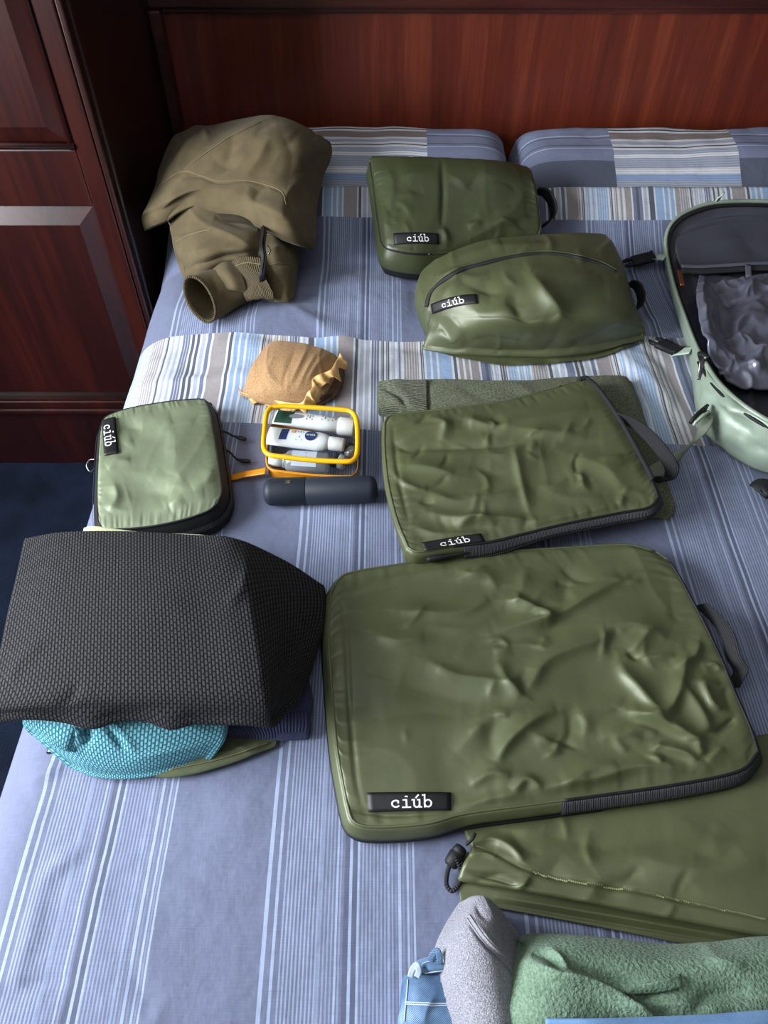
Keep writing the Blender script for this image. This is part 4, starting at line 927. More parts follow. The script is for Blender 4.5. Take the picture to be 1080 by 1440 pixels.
def tubes():
    # white tube, dark green end, wide white cap (back of the pouch)
    t, A, B = tube('cream_tube', 'white cosmetic tube with dark green tail end at the back of the clear pouch', (386, 586), (499, 602), .036, .036, 0, 'tube', 0)
    pr = [(0, .017, .0022), (.03, .0172, .003), (.3, .0165, .0095), (.6, .0150, .0125), (.80, .0142, .0130), (.805, .012, .012)]
    o, fr = flat_tube(t, A, B, pr, 'body', M_tubew); flat_tube(t, A, B, [(.80, .0145, .0145), (.81, .0158, .0158), (.985, .0158, .0158), (1.0, .0145, .0145)], 'cap', M_capw)
    print_on('green_print', fr, pr, .02, .24, -.9, .9, M_dgreen, o); c = [(.28+.09*math.cos(a), .05+.32*math.sin(a)) for a in np.linspace(0, 2*PI, 20, endpoint=False)]
    mk('leaf_print', [on_tube(fr, k, s, pr, .001) for k, s in c], [tuple(range(20))], M_ink, o, smooth_=False); ink_lines(fr, pr, [(.40, .50, -.3, .4, 3), (.58, .70, -.4, .3, 3), (.72, .78, -.5, .3, 2)], o)
    # white sun cream tube with navy roundel
    t, A, B = tube('sun_cream_tube', 'white tube with navy round emblem and dark blue corner, middle of the clear pouch', (376, 612), (484, 626), .040, .040, 0, 'tube', 0)
    pr = [(0, .021, .0022), (.03, .0212, .003), (.3, .0202, .009), (.66, .0185, .0125), (.74, .0165, .0125), (.82, .0105, .0105), (.825, .008, .008)]
    o, fr = flat_tube(t, A, B, pr, 'body', M_tubew); flat_tube(t, A, B, [(.80, .0105, .0105), (.81, .0118, .0118), (.985, .0112, .0112), (1.0, .010, .010)], 'cap', M_capw)
    print_on('blue_corner', fr, pr, .17, .27, -.75, .55, M_navy, o); print_on('peach_mark', fr, pr, .31, .36, -.6, -.2, M_peach, o)
    kl = np.linalg.norm(B-A); cc = np.array([.575, -.05]); rr = .0102
    c = [(cc[0]+rr/kl*math.cos(a), cc[1]+rr/.017*math.sin(a)) for a in np.linspace(0, 2*PI, 32, endpoint=False)]
    e = mk('emblem', [on_tube(fr, k, s, pr, .0011) for k, s in c], [tuple(range(32))], M_navy, o, smooth_=False)
    st, wd = text_strokes('NIVEA', .52)
    V, F = ribbons(st, .11); W = np.array([on_tube(fr, cc[0]+(x-wd/2)/wd*1.45*rr/kl, cc[1]-(y-.35)*.30, pr, .0018) for x, y in V]); mk('lettering', W, F, M_print, o, smooth_=False)
    ink_lines(fr, pr, [(.38, .48, -.5, .55, 3), (.20, .25, -.5, .4, 3)], o)
    # clear bottle, white label
    t, A, B = tube('clear_bottle', 'clear bottle with white pump cap and pale label, front of the clear pouch', (383, 647), (462, 652), .022, .022, 0, 'bottle', 0)
    revolve('body', A, B, [(.20, .007), (.22, .010), (.26, .0155), (.30, .018), (.96, .018), (1, .014)], M_clear2, t); revolve('cap', A, B, [(-.06, .008), (-.05, .0105), (.19, .0115), (.2, .009)], M_capw, t); revolve('collar', A, B, [(.20, .0125), (.24, .0125)], M_clear2, t)
    pr = [(0, .0183, .0183), (1, .0183, .0183)]; fr = (A, B, np.cross((B-A)/np.linalg.norm(B-A), [0, 0, 1.0]), None); S = fr[2]/np.linalg.norm(fr[2]); fr = (A, B, S, np.cross(S, (B-A)/np.linalg.norm(B-A)))
    lb = print_on('pale_label', fr, pr, .36, .80, -.92, .92, M_ltlabel, t); ink_lines(fr, [(0, .0187, .0187), (1, .0187, .0187)], [(.38, .42, -.7, .6, 1), (.46, .48, -.7, .6, 1), (.585, .63, -.25, .45, 2), (.76, .78, -.7, .6, 1)], lb)
    # travel bottles with dark caps
    for a, b, h, lab in (((467, 646), (485, 651), .022, 'small clear bottle with charcoal cap, right of the labelled clear bottle'), ((487, 628), (497, 640), .022, 'tiny clear vial with black cap at the right end of the pouch')):
        t, A, B = tube('travel_bottle', lab, a, b, h, h, 0, 'bottle', 0)
        r = .0125 if h > .019 else .0105
        revolve('body', A+(B-A)*.48, B, [(0, r*.7), (.1, r), (.9, r), (1, r*.8)], M_clear2, t); revolve('cap', A, A+(B-A)*.46, [(0, r*.85), (.06, r), (.94, r), (1, r*.8)], M_blackcap, t)
tubes()

# dark matte case in front of the pouch
def dark_case():
    M = simple('matte_slate_rubber', (32, 38, 48), 0.55, spec=0.3)
    A, B = PB(371, 692, .0235), PB(531, 688, .0235); t = thing('bottle', 'matte dark slate blue capsule bottle lying in front of the clear pouch', 'bottle', (A+B)/2-np.array([0, 0, .022]))
    L = np.linalg.norm(B-A); r = .0225
    cap = lambda s, e, sg: [(s+sg*(e*(1-math.cos(a)))/L, r*math.sin(a)**0.6) for a in np.linspace(0.02, PI/2, 9)]
    revolve('body', A, B, [(.378, r*.985)]+[(.381, r)]+[(1-p, q) for p, q in cap(0, .014, 1)][::-1], M, t, 36)
    revolve('cap', A, B, cap(0, .014, 1)+[(.372, r), (.376, r*.985)], M, t, 36)
    pr = [(0, r, r), (1, r, r)]; T = (B-A)/L; S = np.cross(T, [0, 0, 1]); S /= np.linalg.norm(S); fr = (A, B, S, np.cross(S, T))
    st, wd = text_strokes('M', .5); strokes_on('gold_mark', fr, pr, st, simple('dull_gold_print', (128, 112, 78), 0.5, metal=0.3), t, lambda x, y: (.205+y*.06, -.1+x*.45), .09)
dark_case()

# tan wrapped pouch
def wrapped():
    M = knit('tan_mesh_cloth', (172, 138, 100), (140, 108, 74), fine=500, marl=1, rough=0.8); M2 = waffle('brown_woven_cloth', (120, 92, 74), (70, 52, 42), .003, .005, .001)
    t = thing('wrapped_pouch', 'round brown woven pouch wrapped in a sheer tan bag with ruffled edge', 'pouch', PB(412, 525, 0))
    G = [[(372, 488, 3.2), (388, 480, 3.8), (420, 482, 4.2), (452, 490, 4.0), (470, 498, 3.2)], [(362, 503, 3.5), (382, 497, 4.8), (418, 498, 5.3), (450, 505, 4.8), (472, 514, 3.0)],
         [(352, 520, 3.0), (378, 518, 5.2), (412, 520, 5.6), (445, 525, 4.8), (466, 530, 3.0)], [(346, 540, 2.0), (374, 541, 4.2), (408, 546, 4.4), (440, 547, 3.8), (456, 548, 2.8)], [(343, 554, 1.0), (366, 560, 1.8), (398, 566, 1.6), (428, 568, 1.6), (440, 566, 1.6)]]
    V = surf(G, 80, 90); C = [([(405, 545), (418, 520), (432, 490)], .003, 4, 5), ([(395, 545), (404, 520), (416, 492)], -.002, 4, 5), ([(418, 548), (432, 520), (446, 496)], .003, 4, 5), ([(372, 530), (385, 548), (410, 558), (440, 552)], .004, 5, 7), ([(372, 510), (380, 530), (395, 545)], .002, 5, 6), ([(430, 540), (445, 515), (460, 500)], .003, 4, 5), ([(385, 500), (378, 515), (376, 530)], .002, 4, 6)]
    V[..., 2] += crease(proj(V), C)+.0015*ridged(V[..., 0]*1.6, V[..., 1]*.5, 25, 2, 3)
    slab('wrap', V, M, t, .016, .004, 5)
    G2 = [[(400, 500, 1.8), (440, 496, 2.6), (474, 502, 2.4)], [(400, 530, 2.4), (445, 530, 3.0), (481, 522, 2.0)], [(405, 555, 1.6), (445, 556, 2.4), (474, 546, 1.8)], [(412, 566, 1.0), (440, 568, 1.2), (462, 560, 1.0)]]
    slab('woven_pouch', surf(G2, 30, 40), M2, t, None, .005, 5)
    e = cr(np.array([(341, 553), (352, 557), (368, 561), (395, 566), (424, 569), (433, 555), (440, 548), (441, 535), (452, 528), (466, 522), (475, 508), (480, 498)], float), 110)
    k = np.arange(110); h = np.interp(np.linspace(0, 1, 110), [0, .3, .5, .7, 1], [.012, .018, .034, .050, .052]); a = PB(e[:, 0], e[:, 1], h)
    wv = np.stack([.0028*np.sin(k*.55), .0028*np.cos(k*.43), .004*np.sin(k*.7+1)], -1); b = a+wv+np.array([.004, -.004, -.010]); c = a+wv*1.8+np.array([.009, -.006, -.014+0])
    Vr = np.stack([a+np.array([-.002, .003, .001]), (a+b)/2+wv*.5, b, c], 1); g = ZB+bz(Vr[..., 0], Vr[..., 1])+.003; Vr[..., 2] = np.maximum(Vr[..., 2], g)
    mk('ruffle', Vr, gfaces(110, 4), simple('tan_ruffle_cloth', (214, 172, 112), .75), t, grid_uv(Vr), solid=.0008)
    q = [(341, 552), (335, 545), (338, 555), (345, 562)]; Vq = PB(*np.array(q, float).T, np.array([.012, .014, .006, .005])); mk('corner_tuft', Vq, [(0, 1, 2, 3)], M, t, solid=.001)
wrapped()

# ================================================================== clothes
M_marl_green = knit('grey_green_marl_jersey', (104, 108, 88), (66, 70, 56), marl=1, fine=350)
M_marl_rib = knit('grey_green_rib', (112, 116, 96), (72, 76, 62), ribs=.0042, marl=1, fine=350)
def sweater():
    t = thing('sweater', 'grey green marl sweater with ribbed cuff under the medium packing cube', 'sweater', PB(740, 650, 0))
    G = [[(572, 534, 2.2), (640, 533, 3.0), (720, 536, 3.2), (800, 530, 3.0), (872, 528, 2.4), (886, 536, 1.4)], [(570, 556, 2.6), (640, 556, 3.3), (720, 556, 3.4), (800, 550, 3.2), (880, 560, 2.4), (902, 580, 1.2)], [(560, 590, 2.4), (640, 600, 2.8), (720, 605, 2.8), (800, 610, 2.6), (880, 620, 2.3), (925, 645, 1.2)],
         [(546, 640, 2.0), (630, 660, 2.6), (720, 665, 2.6), (800, 668, 2.6), (890, 672, 2.2), (940, 690, 1.2)], [(548, 680, 1.5), (630, 720, 2.4), (720, 720, 2.4), (800, 712, 2.4), (890, 706, 2.0), (946, 712, 1.0)], [(556, 716, 1.0), (630, 752, 1.6), (720, 748, 1.6), (800, 736, 1.6), (890, 722, 1.6), (940, 726, .8)]]
    V = surf(G, 90, 110); V[..., 2] += crease(proj(V), [([(600, 538), (604, 560), (602, 580)], -.003, 3, 3), ([(690, 545), (720, 540), (760, 560)], .003, 8, 10), ([(640, 540), (660, 550), (690, 566)], -.002, 6, 10)])
    slab('body', V, M_marl_green, t, None, .005, 5)
    G2 = [[(534, 536, 2.0), (556, 533, 3.0), (578, 534, 3.2), (600, 534, 3.2)], [(533, 552, 2.6), (556, 550, 3.4), (580, 552, 3.3), (600, 553, 3.2)], [(534, 570, 2.0), (556, 566, 3.2), (580, 570, 3.4), (600, 575, 3.2)], [(536, 583, .8), (556, 582, 1.4), (580, 586, 1.6), (600, 592, 1.8)]]
    V2 = surf(G2, 50, 40); V2[..., 2] += crease(proj(V2), [([(540, 545), (562, 556), (574, 575)], -.006, 4, 5)]); slab('cuff', V2, M_marl_rib, t, .014, .004, 5, uvs=grid_uv(V2)[..., ::-1])
    G3 = [[(545, 655, 1.0), (560, 655, 1.2)], [(540, 668, .8), (558, 668, 1)], [(541, 684, .5), (556, 688, .6)]]
sweater()

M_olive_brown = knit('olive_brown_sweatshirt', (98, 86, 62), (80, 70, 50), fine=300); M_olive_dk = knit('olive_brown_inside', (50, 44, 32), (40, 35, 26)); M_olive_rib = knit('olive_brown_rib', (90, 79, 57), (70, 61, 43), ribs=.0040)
M_seam = simple('tan_seam_thread', (116, 104, 76), .85)
def seam(top, px, par, r=.0009, n=50, mat=None):
    z = cr(np.array(px, float), n); Wp, Np = top.at(z); return tubepath('seam', Wp+Np*.0006, r, mat or M_seam, par, 5)
def hoodie():
    t = thing('hoodie', 'olive brown sweatshirt with zip, crumpled on the left pillow corner of the bed', 'hoodie', PB(320, 350, 0))
    # lower fill
    G = [[(240, 290, 8), (300, 280, 9), (360, 282, 9), (415, 300, 7)], [(245, 330, 6), (300, 320, 8), (360, 320, 8), (415, 335, 5)], [(258, 372, 4), (310, 362, 6), (360, 362, 6), (412, 370, 4)], [(272, 402, 2), (320, 400, 3), (360, 400, 3), (408, 398, 2)]]
    slab('body', surf(G, 40, 50), M_olive_brown, t, None, .008, 6)
    G = [[(222, 240, 7), (246, 190, 12), (298, 176, 15), (380, 161, 19), (432, 178, 16), (464, 199, 10)], [(220, 255, 10), (254, 206, 15), (310, 198, 18), (384, 188, 20), (432, 206, 16), (463, 208, 9)], [(214, 272, 11), (256, 240, 17), (310, 240, 18.5), (372, 236, 19), (415, 252, 16), (452, 236, 8)],
         [(206, 290, 11.5), (250, 264, 17), (306, 260, 18.5), (358, 262, 18.5), (404, 284, 16), (443, 280, 8)], [(201, 299, 11), (240, 280, 16), (284, 267, 17.8), (343, 278, 17.5), (402, 304, 15), (442, 312, 8.5)], [(199, 306, 9.5), (228, 294, 13.5), (262, 277, 15.5), (338, 294, 15.5), (404, 322, 12.5), (440, 334, 8)]]
    V = surf(G, 120, 150)
    C = [([(258, 240), (310, 205), (350, 180), (380, 166)], .007, 5, 9), ([(236, 250), (262, 212), (300, 192)], .006, 5, 9), ([(345, 250), (365, 225), (378, 195)], .008, 7, 12), ([(255, 186), (250, 205), (240, 225)], -.006, 4, 6), ([(400, 300), (404, 280), (430, 250), (455, 225)], .010, 6, 12),
         ([(215, 268), (258, 241), (308, 256), (350, 254), (396, 271), (402, 300)], -.003, 3, 3), ([(262, 176), (285, 185), (292, 200)], .006, 5, 8), ([(395, 180), (410, 215), (405, 250)], -.006, 10, 16), ([(300, 225), (330, 235), (345, 225)], -.005, 10, 14)]
    V[..., 2] += crease(proj(V), C)+crease(proj(V), crumple(225, 180, 450, 320, 20, .005, 81, 20, 60, 5, 2.2))+.003*fbm(V[..., 0], V[..., 1], 9, 3, 31)
    d = slab('hem_panel', V, M_olive_brown, t, .030, .004, 5); tp = Top(V)
    seam(tp, [(218, 267), (236, 252), (259, 241), (285, 248), (308, 255), (346, 254), (380, 262), (397, 271), (402, 288)], d); seam(tp, [(259, 238), (290, 215), (325, 192), (366, 172)], d); seam(tp, [(432, 292), (440, 291)], d)
    # second layer with wavy edge
    G = [[(238, 296, 8), (262, 276, 13), (310, 290, 14), (350, 300, 13.5), (370, 312, 12)], [(240, 318, 9), (268, 305, 13), (310, 315, 13.5), (346, 322, 13), (368, 330, 11)], [(249, 348, 8), (276, 338, 11.5), (312, 340, 12), (345, 342, 11.5), (366, 346, 10)], [(258, 368, 6.5), (282, 360, 10), (316, 353, 10.8), (342, 352, 10.5), (364, 354, 9)], [(261, 379, 5), (290, 372, 8), (320, 361, 9), (342, 358, 9), (362, 360, 8)]]
    V = surf(G, 80, 90); V[..., 2] += crease(proj(V), [([(246, 330), (275, 322), (300, 318)], -.004, 3, 4), ([(262, 290), (285, 315), (330, 335), (356, 350)], .006, 5, 8), ([(300, 300), (340, 312), (364, 318)], -.012, 10, 8), ([(255, 360), (285, 352), (320, 345)], .003, 6, 8)])
    d = slab('folded_front', V, M_olive_brown, t, .020, .003, 4); tp = Top(V); seam(tp, [(247, 341), (262, 332), (285, 325), (296, 324)], d)
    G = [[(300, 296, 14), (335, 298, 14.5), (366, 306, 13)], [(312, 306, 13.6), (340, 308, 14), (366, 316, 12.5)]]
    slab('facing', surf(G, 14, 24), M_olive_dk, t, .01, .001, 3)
    # right lower layer
    G = [[(366, 305, 11.5), (385, 314, 11.5), (405, 326, 9), (418, 338, 5.5)], [(367, 335, 10.5), (388, 340, 10), (408, 348, 7.5), (417, 356, 4.5)], [(369, 366, 8), (388, 368, 7.6), (407, 372, 6), (415, 380, 3.5)], [(368, 392, 5), (386, 394, 5.2), (404, 396, 4.4), (413, 402, 2.5)], [(366, 410, 2.6), (384, 413, 3.2), (402, 414, 3), (411, 415, 1.8)]]
    V = surf(G, 70, 50); V[..., 2] += crease(proj(V), [([(375, 355), (395, 350), (408, 360)], .006, 4, 6), ([(370, 378), (390, 372), (412, 372)], -.005, 4, 5), ([(402, 325), (404, 345), (406, 360)], -.006, 3, 4), ([(380, 402), (395, 396), (410, 405)], .004, 4, 6)])
    d = slab('side_layer', V, M_olive_brown, t, .020, .003, 4); tp = Top(V); seam(tp, [(376, 330), (390, 328), (402, 324), (404, 345), (406, 358)], d); seam(tp, [(372, 376), (392, 370), (413, 374)], d)
    # zip tape hanging down between the layers
    q = np.array([(368, 306), (371, 325), (369, 345), (371, 365), (368, 385), (369, 395)], float); W = PB(q[:, 0], q[:, 1], np.array([.128, .126, .118, .102, .082, .066])); z = strip('zip_tape', W, .012, M_black, t, 50, .002, side=(1, .1, .35))
    tubepath('zip_teeth', W+np.array([0, 0, .0025]), .0018, M_black, t, 6, n=60)
    tubepath('zip_pull', PB(np.array([236., 240, 243]), np.array([310., 316, 324]), np.array([.09, .085, .075])), .003, M_metal, t, 6, n=10)
    tubepath('zip_pull', PB(np.array([376., 380, 377]), np.array([346., 352, 358]), np.array([.122, .118, .112])), .002, M_metal, t, 6, n=10)
    # sleeve end with open cuff
    ax = [(281, 421, 4.6, 18, 32, 0), (296, 415, 3.8, 21, 33, 0), (316, 408, 3.6, 22, 30, 0), (345, 398, 3.6, 22, 26, 0), (372, 392, 3.4, 18, 18, 0)]
    rings = []; ang = np.linspace(0, 2*PI, 40, endpoint=False)
    for (x, y, h, rx, ry, sk) in ax:
        c = PB(x, y, h/100); s = np.linalg.norm(c-np.array([0, 0, CAMZ]))/FPX; aw, ah = rx*s, ry*s
        tt = (x-281)/91.0; U1 = np.array([-.38*(1-tt), .766, .643]); U1 /= np.linalg.norm(U1); U2 = np.array([.95, -.1, .1])*(1-tt)+np.array([.25, -.5, .85])*tt; U2 /= np.linalg.norm(U2)
        rings.append(c+np.cos(ang)[:, None]*U1*ah+np.sin(ang)[:, None]*U2*aw)
    R = crgrid(np.array(rings), 40, 40) if False else np.array([cr(np.array(rings)[:, k], 36) for k in range(40)]).swapaxes(0, 1)
    R[..., 2] += crease(proj(R), [([(300, 390), (305, 420), (300, 440)], -.004, 4, 4), ([(320, 395), (340, 410), (350, 425)], .006, 5, 8)])
    R[..., 2] = np.maximum(R[..., 2], ZB+bz(R[..., 0], R[..., 1])+.004)
    d = mk('sleeve', R, gfaces(36, 40, wrap=True, flip=True), M_olive_brown, t, np.stack(np.broadcast_arrays(np.linspace(0, .16, 36)[:, None], np.linspace(0, .25, 40)[None]), -1), solid=.003)
    tubepath('cuff_edge', R[0], .0028, M_olive_rib, d, 6, closed=True)
    # small cuff flap in front
    G = [[(318, 362, 8.5), (344, 360, 9.5), (366, 362, 9)], [(330, 382, 7), (350, 381, 8), (370, 383, 7.8)], [(340, 400, 5.2), (362, 398, 6), (378, 400, 6)], [(346, 413, 4), (366, 410, 4.6), (384, 411, 4.4)]]
    V = surf(G, 40, 40); V[..., 2] += crease(proj(V), [([(335, 372), (350, 366), (366, 370)], -.004, 3, 4), ([(352, 412), (362, 404), (372, 410)], .005, 4, 4), ([(345, 385), (360, 395), (368, 408)], .004, 5, 7)]); d = slab('cuff', V, M_olive_rib, t, .020, .003, 4, uvs=grid_uv(V)); seam(Top(V), [(327, 376), (345, 370), (368, 372)], d)
    G = [[(292, 372, 7), (312, 366, 8.5), (332, 368, 8)], [(300, 386, 6.5), (318, 382, 8), (340, 386, 7)], [(308, 400, 5), (326, 400, 6.2), (345, 402, 5.4)]]
    slab('pocket_flap', surf(G, 30, 30), M_olive_brown, t, .015, .003, 4)
hoodie()

M_wblack = waffle('black_waffle_cotton', (60, 58, 62), (9, 9, 11), .0043, .0078, .0018); M_wteal = waffle('teal_waffle_cotton', (134, 190, 202), (56, 120, 138), .0044, .0072, .0016)
M_navyrib = knit('navy_marl_rib', (58, 62, 92), (40, 43, 66), ribs=.0042); M_navy_k = knit('navy_marl_jersey', (58, 62, 92), (44, 47, 72), marl=1); M_olive_cotton = knit('olive_cotton_twill', (92, 99, 74), (76, 82, 60)); M_cream = knit('pale_olive_cotton', (196, 198, 158), (176, 178, 138))
def clothes_pile():
    # bottom to top
    G = [[(95, 1000, 1), (160, 985, 1.5), (240, 985, 1.6), (320, 985, 1.4), (380, 1000, .8)], [(80, 1030, 1), (160, 1040, 1.6), (240, 1045, 1.8), (320, 1040, 1.6), (385, 1036, 1)], [(110, 1060, .8), (170, 1075, 1.2), (236, 1088, 1.2), (310, 1073, 1.2), (384, 1047, .7)]]
    V = surf(G, 40, 70); V[..., 2] += crease(proj(V), [([(250, 1070), (320, 1058), (380, 1042)], .003, 5, 6), ([(330, 1050), (350, 1056), (370, 1048)], .004, 5, 6)])
    t = thing('trousers', 'olive cotton garment at the bottom of the folded pile, below the teal shirt', 'trousers', V.mean((0, 1))*[1, 1, 0]+[0, 0, ZB]); slab('body', V, M_olive_cotton, t, None, .004, 4); seam(Top(V), [(240, 1082), (310, 1067), (378, 1044)], t)
    q = np.array([(104, 1054), (92, 1052), (82, 1050)], float); strip('waist_tab', PB(q[:, 0], q[:, 1], np.array([.010, .010, .009])), .018, M_olive_cotton, t, 12, .003); q = np.array([(84, 1050), (76, 1050), (69, 1051)], float); strip('buckle', PB(q[:, 0], q[:, 1], np.array([.012, .012, .010])), .017, simple('shiny_buckle', (70, 72, 76), .15, metal=.9), t, 10, .004)
    G = [[(120, 840, 2.2), (220, 830, 3.5), (320, 830, 3.5), (385, 850, 3), (418, 880, 1.2)], [(110, 900, 2.5), (220, 900, 4.2), (320, 900, 4.2), (385, 905, 3.2), (420, 920, 1.4)], [(110, 960, 2.5), (220, 970, 4.4), (320, 975, 4.4), (395, 972, 3.6), (434, 975, 2.2)], [(120, 990, 2.2), (220, 1000, 3.2), (310, 1006, 3.2), (385, 1008, 3), (432, 1006, 2)], [(130, 1000, 2), (220, 1010, 1.8), (312, 1020, 1.8), (382, 1032, 2.0), (431, 1033, 1.4)]]
    V = surf(G, 60, 80); V[..., 2] += crease(proj(V), [([(330, 1010), (390, 1004), (432, 1004)], -.003, 3, 3)]); t = thing('sweatshirt', 'navy marl sweatshirt with ribbed hem poking out right of the folded pile', 'sweatshirt', V.mean((0, 1))*[1, 1, 0]+[0, 0, ZB+.01]); slab('body', V, M_navy_k, t, .014, .005, 5)
    G = [[(318, 1010, 3.8), (350, 1007, 3.6), (390, 1003, 3.2), (433, 1002, 2.2)], [(320, 1024, 3.2), (352, 1021, 3.2), (390, 1018, 2.9), (434, 1019, 2)], [(330, 1034, 2.2), (360, 1034, 2.2), (392, 1033, 1.9), (431, 1034, 1.2)]]
    V = surf(G, 30, 60); slab('ribbed_hem', V, M_navyrib, t, .008, .003, 4)
    G = [[(118, 742, 5.8), (135, 740, 6.5), (200, 748, 6.6), (284, 752, 6.4), (300, 758, 5.5)], [(110, 780, 6), (140, 780, 7), (200, 780, 7.2), (280, 780, 7), (310, 785, 5.8)], [(110, 830, 5.8), (140, 830, 6.4), (200, 830, 6.4), (280, 830, 6.2), (310, 830, 5.4)]]
    V = surf(G, 24, 60); t = thing('top', 'pale olive cotton top showing only its edge behind the black waffle shirt', 'top', V.mean((0, 1))*[1, 1, 0]+[0, 0, ZB+.04]); slab('body', V, M_cream, t, .022, .004, 4)
    G = [[(60, 900, 7), (130, 890, 8), (220, 890, 8.2), (300, 900, 7.4)], [(40, 960, 6.5), (120, 950, 8), (220, 960, 8), (312, 975, 7)], [(34, 1004, 5.8), (110, 1000, 7.6), (210, 1005, 7.4), (316, 1006, 6)], [(48, 1028, 4.2), (115, 1040, 5.8), (205, 1045, 5.6), (312, 1034, 4.6)], [(78, 1056, 2.6), (125, 1072, 3.2), (205, 1073, 3.2), (298, 1056, 2.8)], [(100, 1074, 1.4), (140, 1088, 1.4), (205, 1087, 1.4), (288, 1066, 1.6)]]
    V = surf(G, 90, 100); V[..., 2] += crease(proj(V), [([(85, 1010), (110, 1030), (105, 1052)], .010, 7, 6), ([(108, 1012), (122, 1030), (118, 1048)], -.010, 6, 8), ([(150, 1020), (165, 1040), (175, 1055)], -.008, 6, 10), ([(158, 1012), (172, 1035), (190, 1058)], .006, 6, 8), ([(180, 1072), (240, 1060), (295, 1050)], .005, 6, 8), ([(230, 1020), (260, 1025), (300, 1030)], .004, 8, 10)])
    t = thing('shirt', 'teal waffle knit shirt hanging out under the black waffle shirt', 'shirt', V.mean((0, 1))*[1, 1, 0]+[0, 0, ZB+.03]); slab('body', V, M_wteal, t, .014, .004, 5)
    G = [[(40, 985, 7.4), (70, 985, 8.2), (100, 985, 8.6), (120, 988, 8.4)], [(33, 1006, 6.6), (64, 1004, 7.6), (98, 1008, 8), (116, 1014, 7.6)], [(36, 1020, 5.8), (62, 1026, 6.8), (94, 1032, 7), (108, 1034, 6.4)], [(46, 1030, 5), (68, 1040, 6), (90, 1050, 5.6), (101, 1052, 5)]]
    V = surf(G, 40, 40); slab('folded_sleeve', V, M_wteal, t, .010, .003, 4)
    G = [[(35, 757, 9), (90, 748, 12), (180, 747, 13), (270, 752, 13), (330, 757, 12.8), (400, 788, 7.5), (452, 822, 3)], [(26, 800, 11.5), (86, 792, 13.6), (180, 788, 14.2), (272, 792, 14.2), (346, 800, 13.6), (408, 832, 8), (455, 858, 3)], [(12, 860, 12), (80, 850, 14), (180, 848, 14.6), (280, 852, 14.6), (356, 862, 14), (408, 885, 8.4), (442, 905, 4)],
         [(0, 920, 12), (75, 912, 14), (180, 910, 14.6), (285, 914, 14.6), (364, 922, 14), (404, 935, 9), (428, 950, 5)], [(-12, 968, 11.8), (70, 962, 13.6), (180, 960, 14.2), (288, 963, 14.2), (370, 970, 13.4), (396, 976, 10), (412, 980, 7)], [(-20, 994, 10.8), (62, 990, 12.4), (180, 986, 13), (290, 988, 13), (372, 996, 12), (386, 998, 10), (396, 996, 8)], [(-22, 1006, 9.5), (60, 1001, 10.6), (180, 1000, 11), (290, 1006, 11), (372, 1012, 10.4), (382, 1010, 9.6), (388, 1006, 8.6)]]
    V = surf(G, 130, 150)
    V[..., 2] += crease(proj(V), [([(345, 760), (352, 850), (366, 930), (374, 1005)], .003, 10, 14), ([(320, 850), (340, 830), (346, 800)], .004, 8, 12), ([(10, 960), (30, 930), (60, 905)], .004, 10, 14), ([(190, 860), (240, 850), (260, 870)], .002, 20, 20), ([(375, 965), (400, 930), (430, 890)], -.006, 8, 10), ([(80, 1000), (100, 980), (110, 960)], -.004, 8, 10)])
    # fluttering front hem
    pr_ = proj(V); rr = smooth(.86, 1.0, np.linspace(0, 1, 130))[:, None]; V[..., 2] += rr*(-.010*np.exp(-((pr_[..., 0]-126)/30)**2)-.009*np.exp(-((pr_[..., 0]-236)/26)**2)+.003*np.sin(pr_[..., 0]/17.))
    V[..., 1] += rr*(-.009*np.exp(-((pr_[..., 0]-126)/30)**2)-.008*np.exp(-((pr_[..., 0]-238)/24)**2))
    t = thing('shirt', 'black waffle knit shirt folded on top of the clothes pile', 'shirt', V.mean((0, 1))*[1, 1, 0]+[0, 0, ZB+.08]); slab('body', V, M_wblack, t, .021, .005, 5)
clothes_pile()

# front right pile: jeans, grey sweatshirt, green fleece, blue garment
def denim():
    t = NT('blue_denim'); uv = t.uv(); o = t.obj(); w_ = t.t.nodes.new('ShaderNodeTexWave'); w_.inputs['Scale'].default_value = 330; w_.bands_direction = 'DIAGONAL'; t.link(uv, w_.inputs['Vector'])
    f = t.math('ADD', t.math('MULTIPLY', t.noise(o, 30, 4.0), .75), t.math('MULTIPLY', w_.outputs[0], .25)); t.set(Base_Color=t.ramp(f, [(.35, col((46, 72, 106))), (.55, col((82, 112, 146))), (.72, col((146, 168, 190)))]), Roughness=.85); t.bump(w_.outputs[0], .4, .001); return t.m
M_denim = denim(); M_grey = knit('grey_marl_fleece_jersey', (156, 155, 163), (108, 107, 117), marl=1, fine=800, pile=700); M_fleece = knit('soft_green_fleece', (114, 136, 116), (88, 112, 92), marl=1, fine=380, pile=300); M_lblue = knit('light_blue_cotton', (112, 146, 186), (92, 126, 168)); M_stitch = simple('pale_denim_stitch', (158, 172, 186), .8)
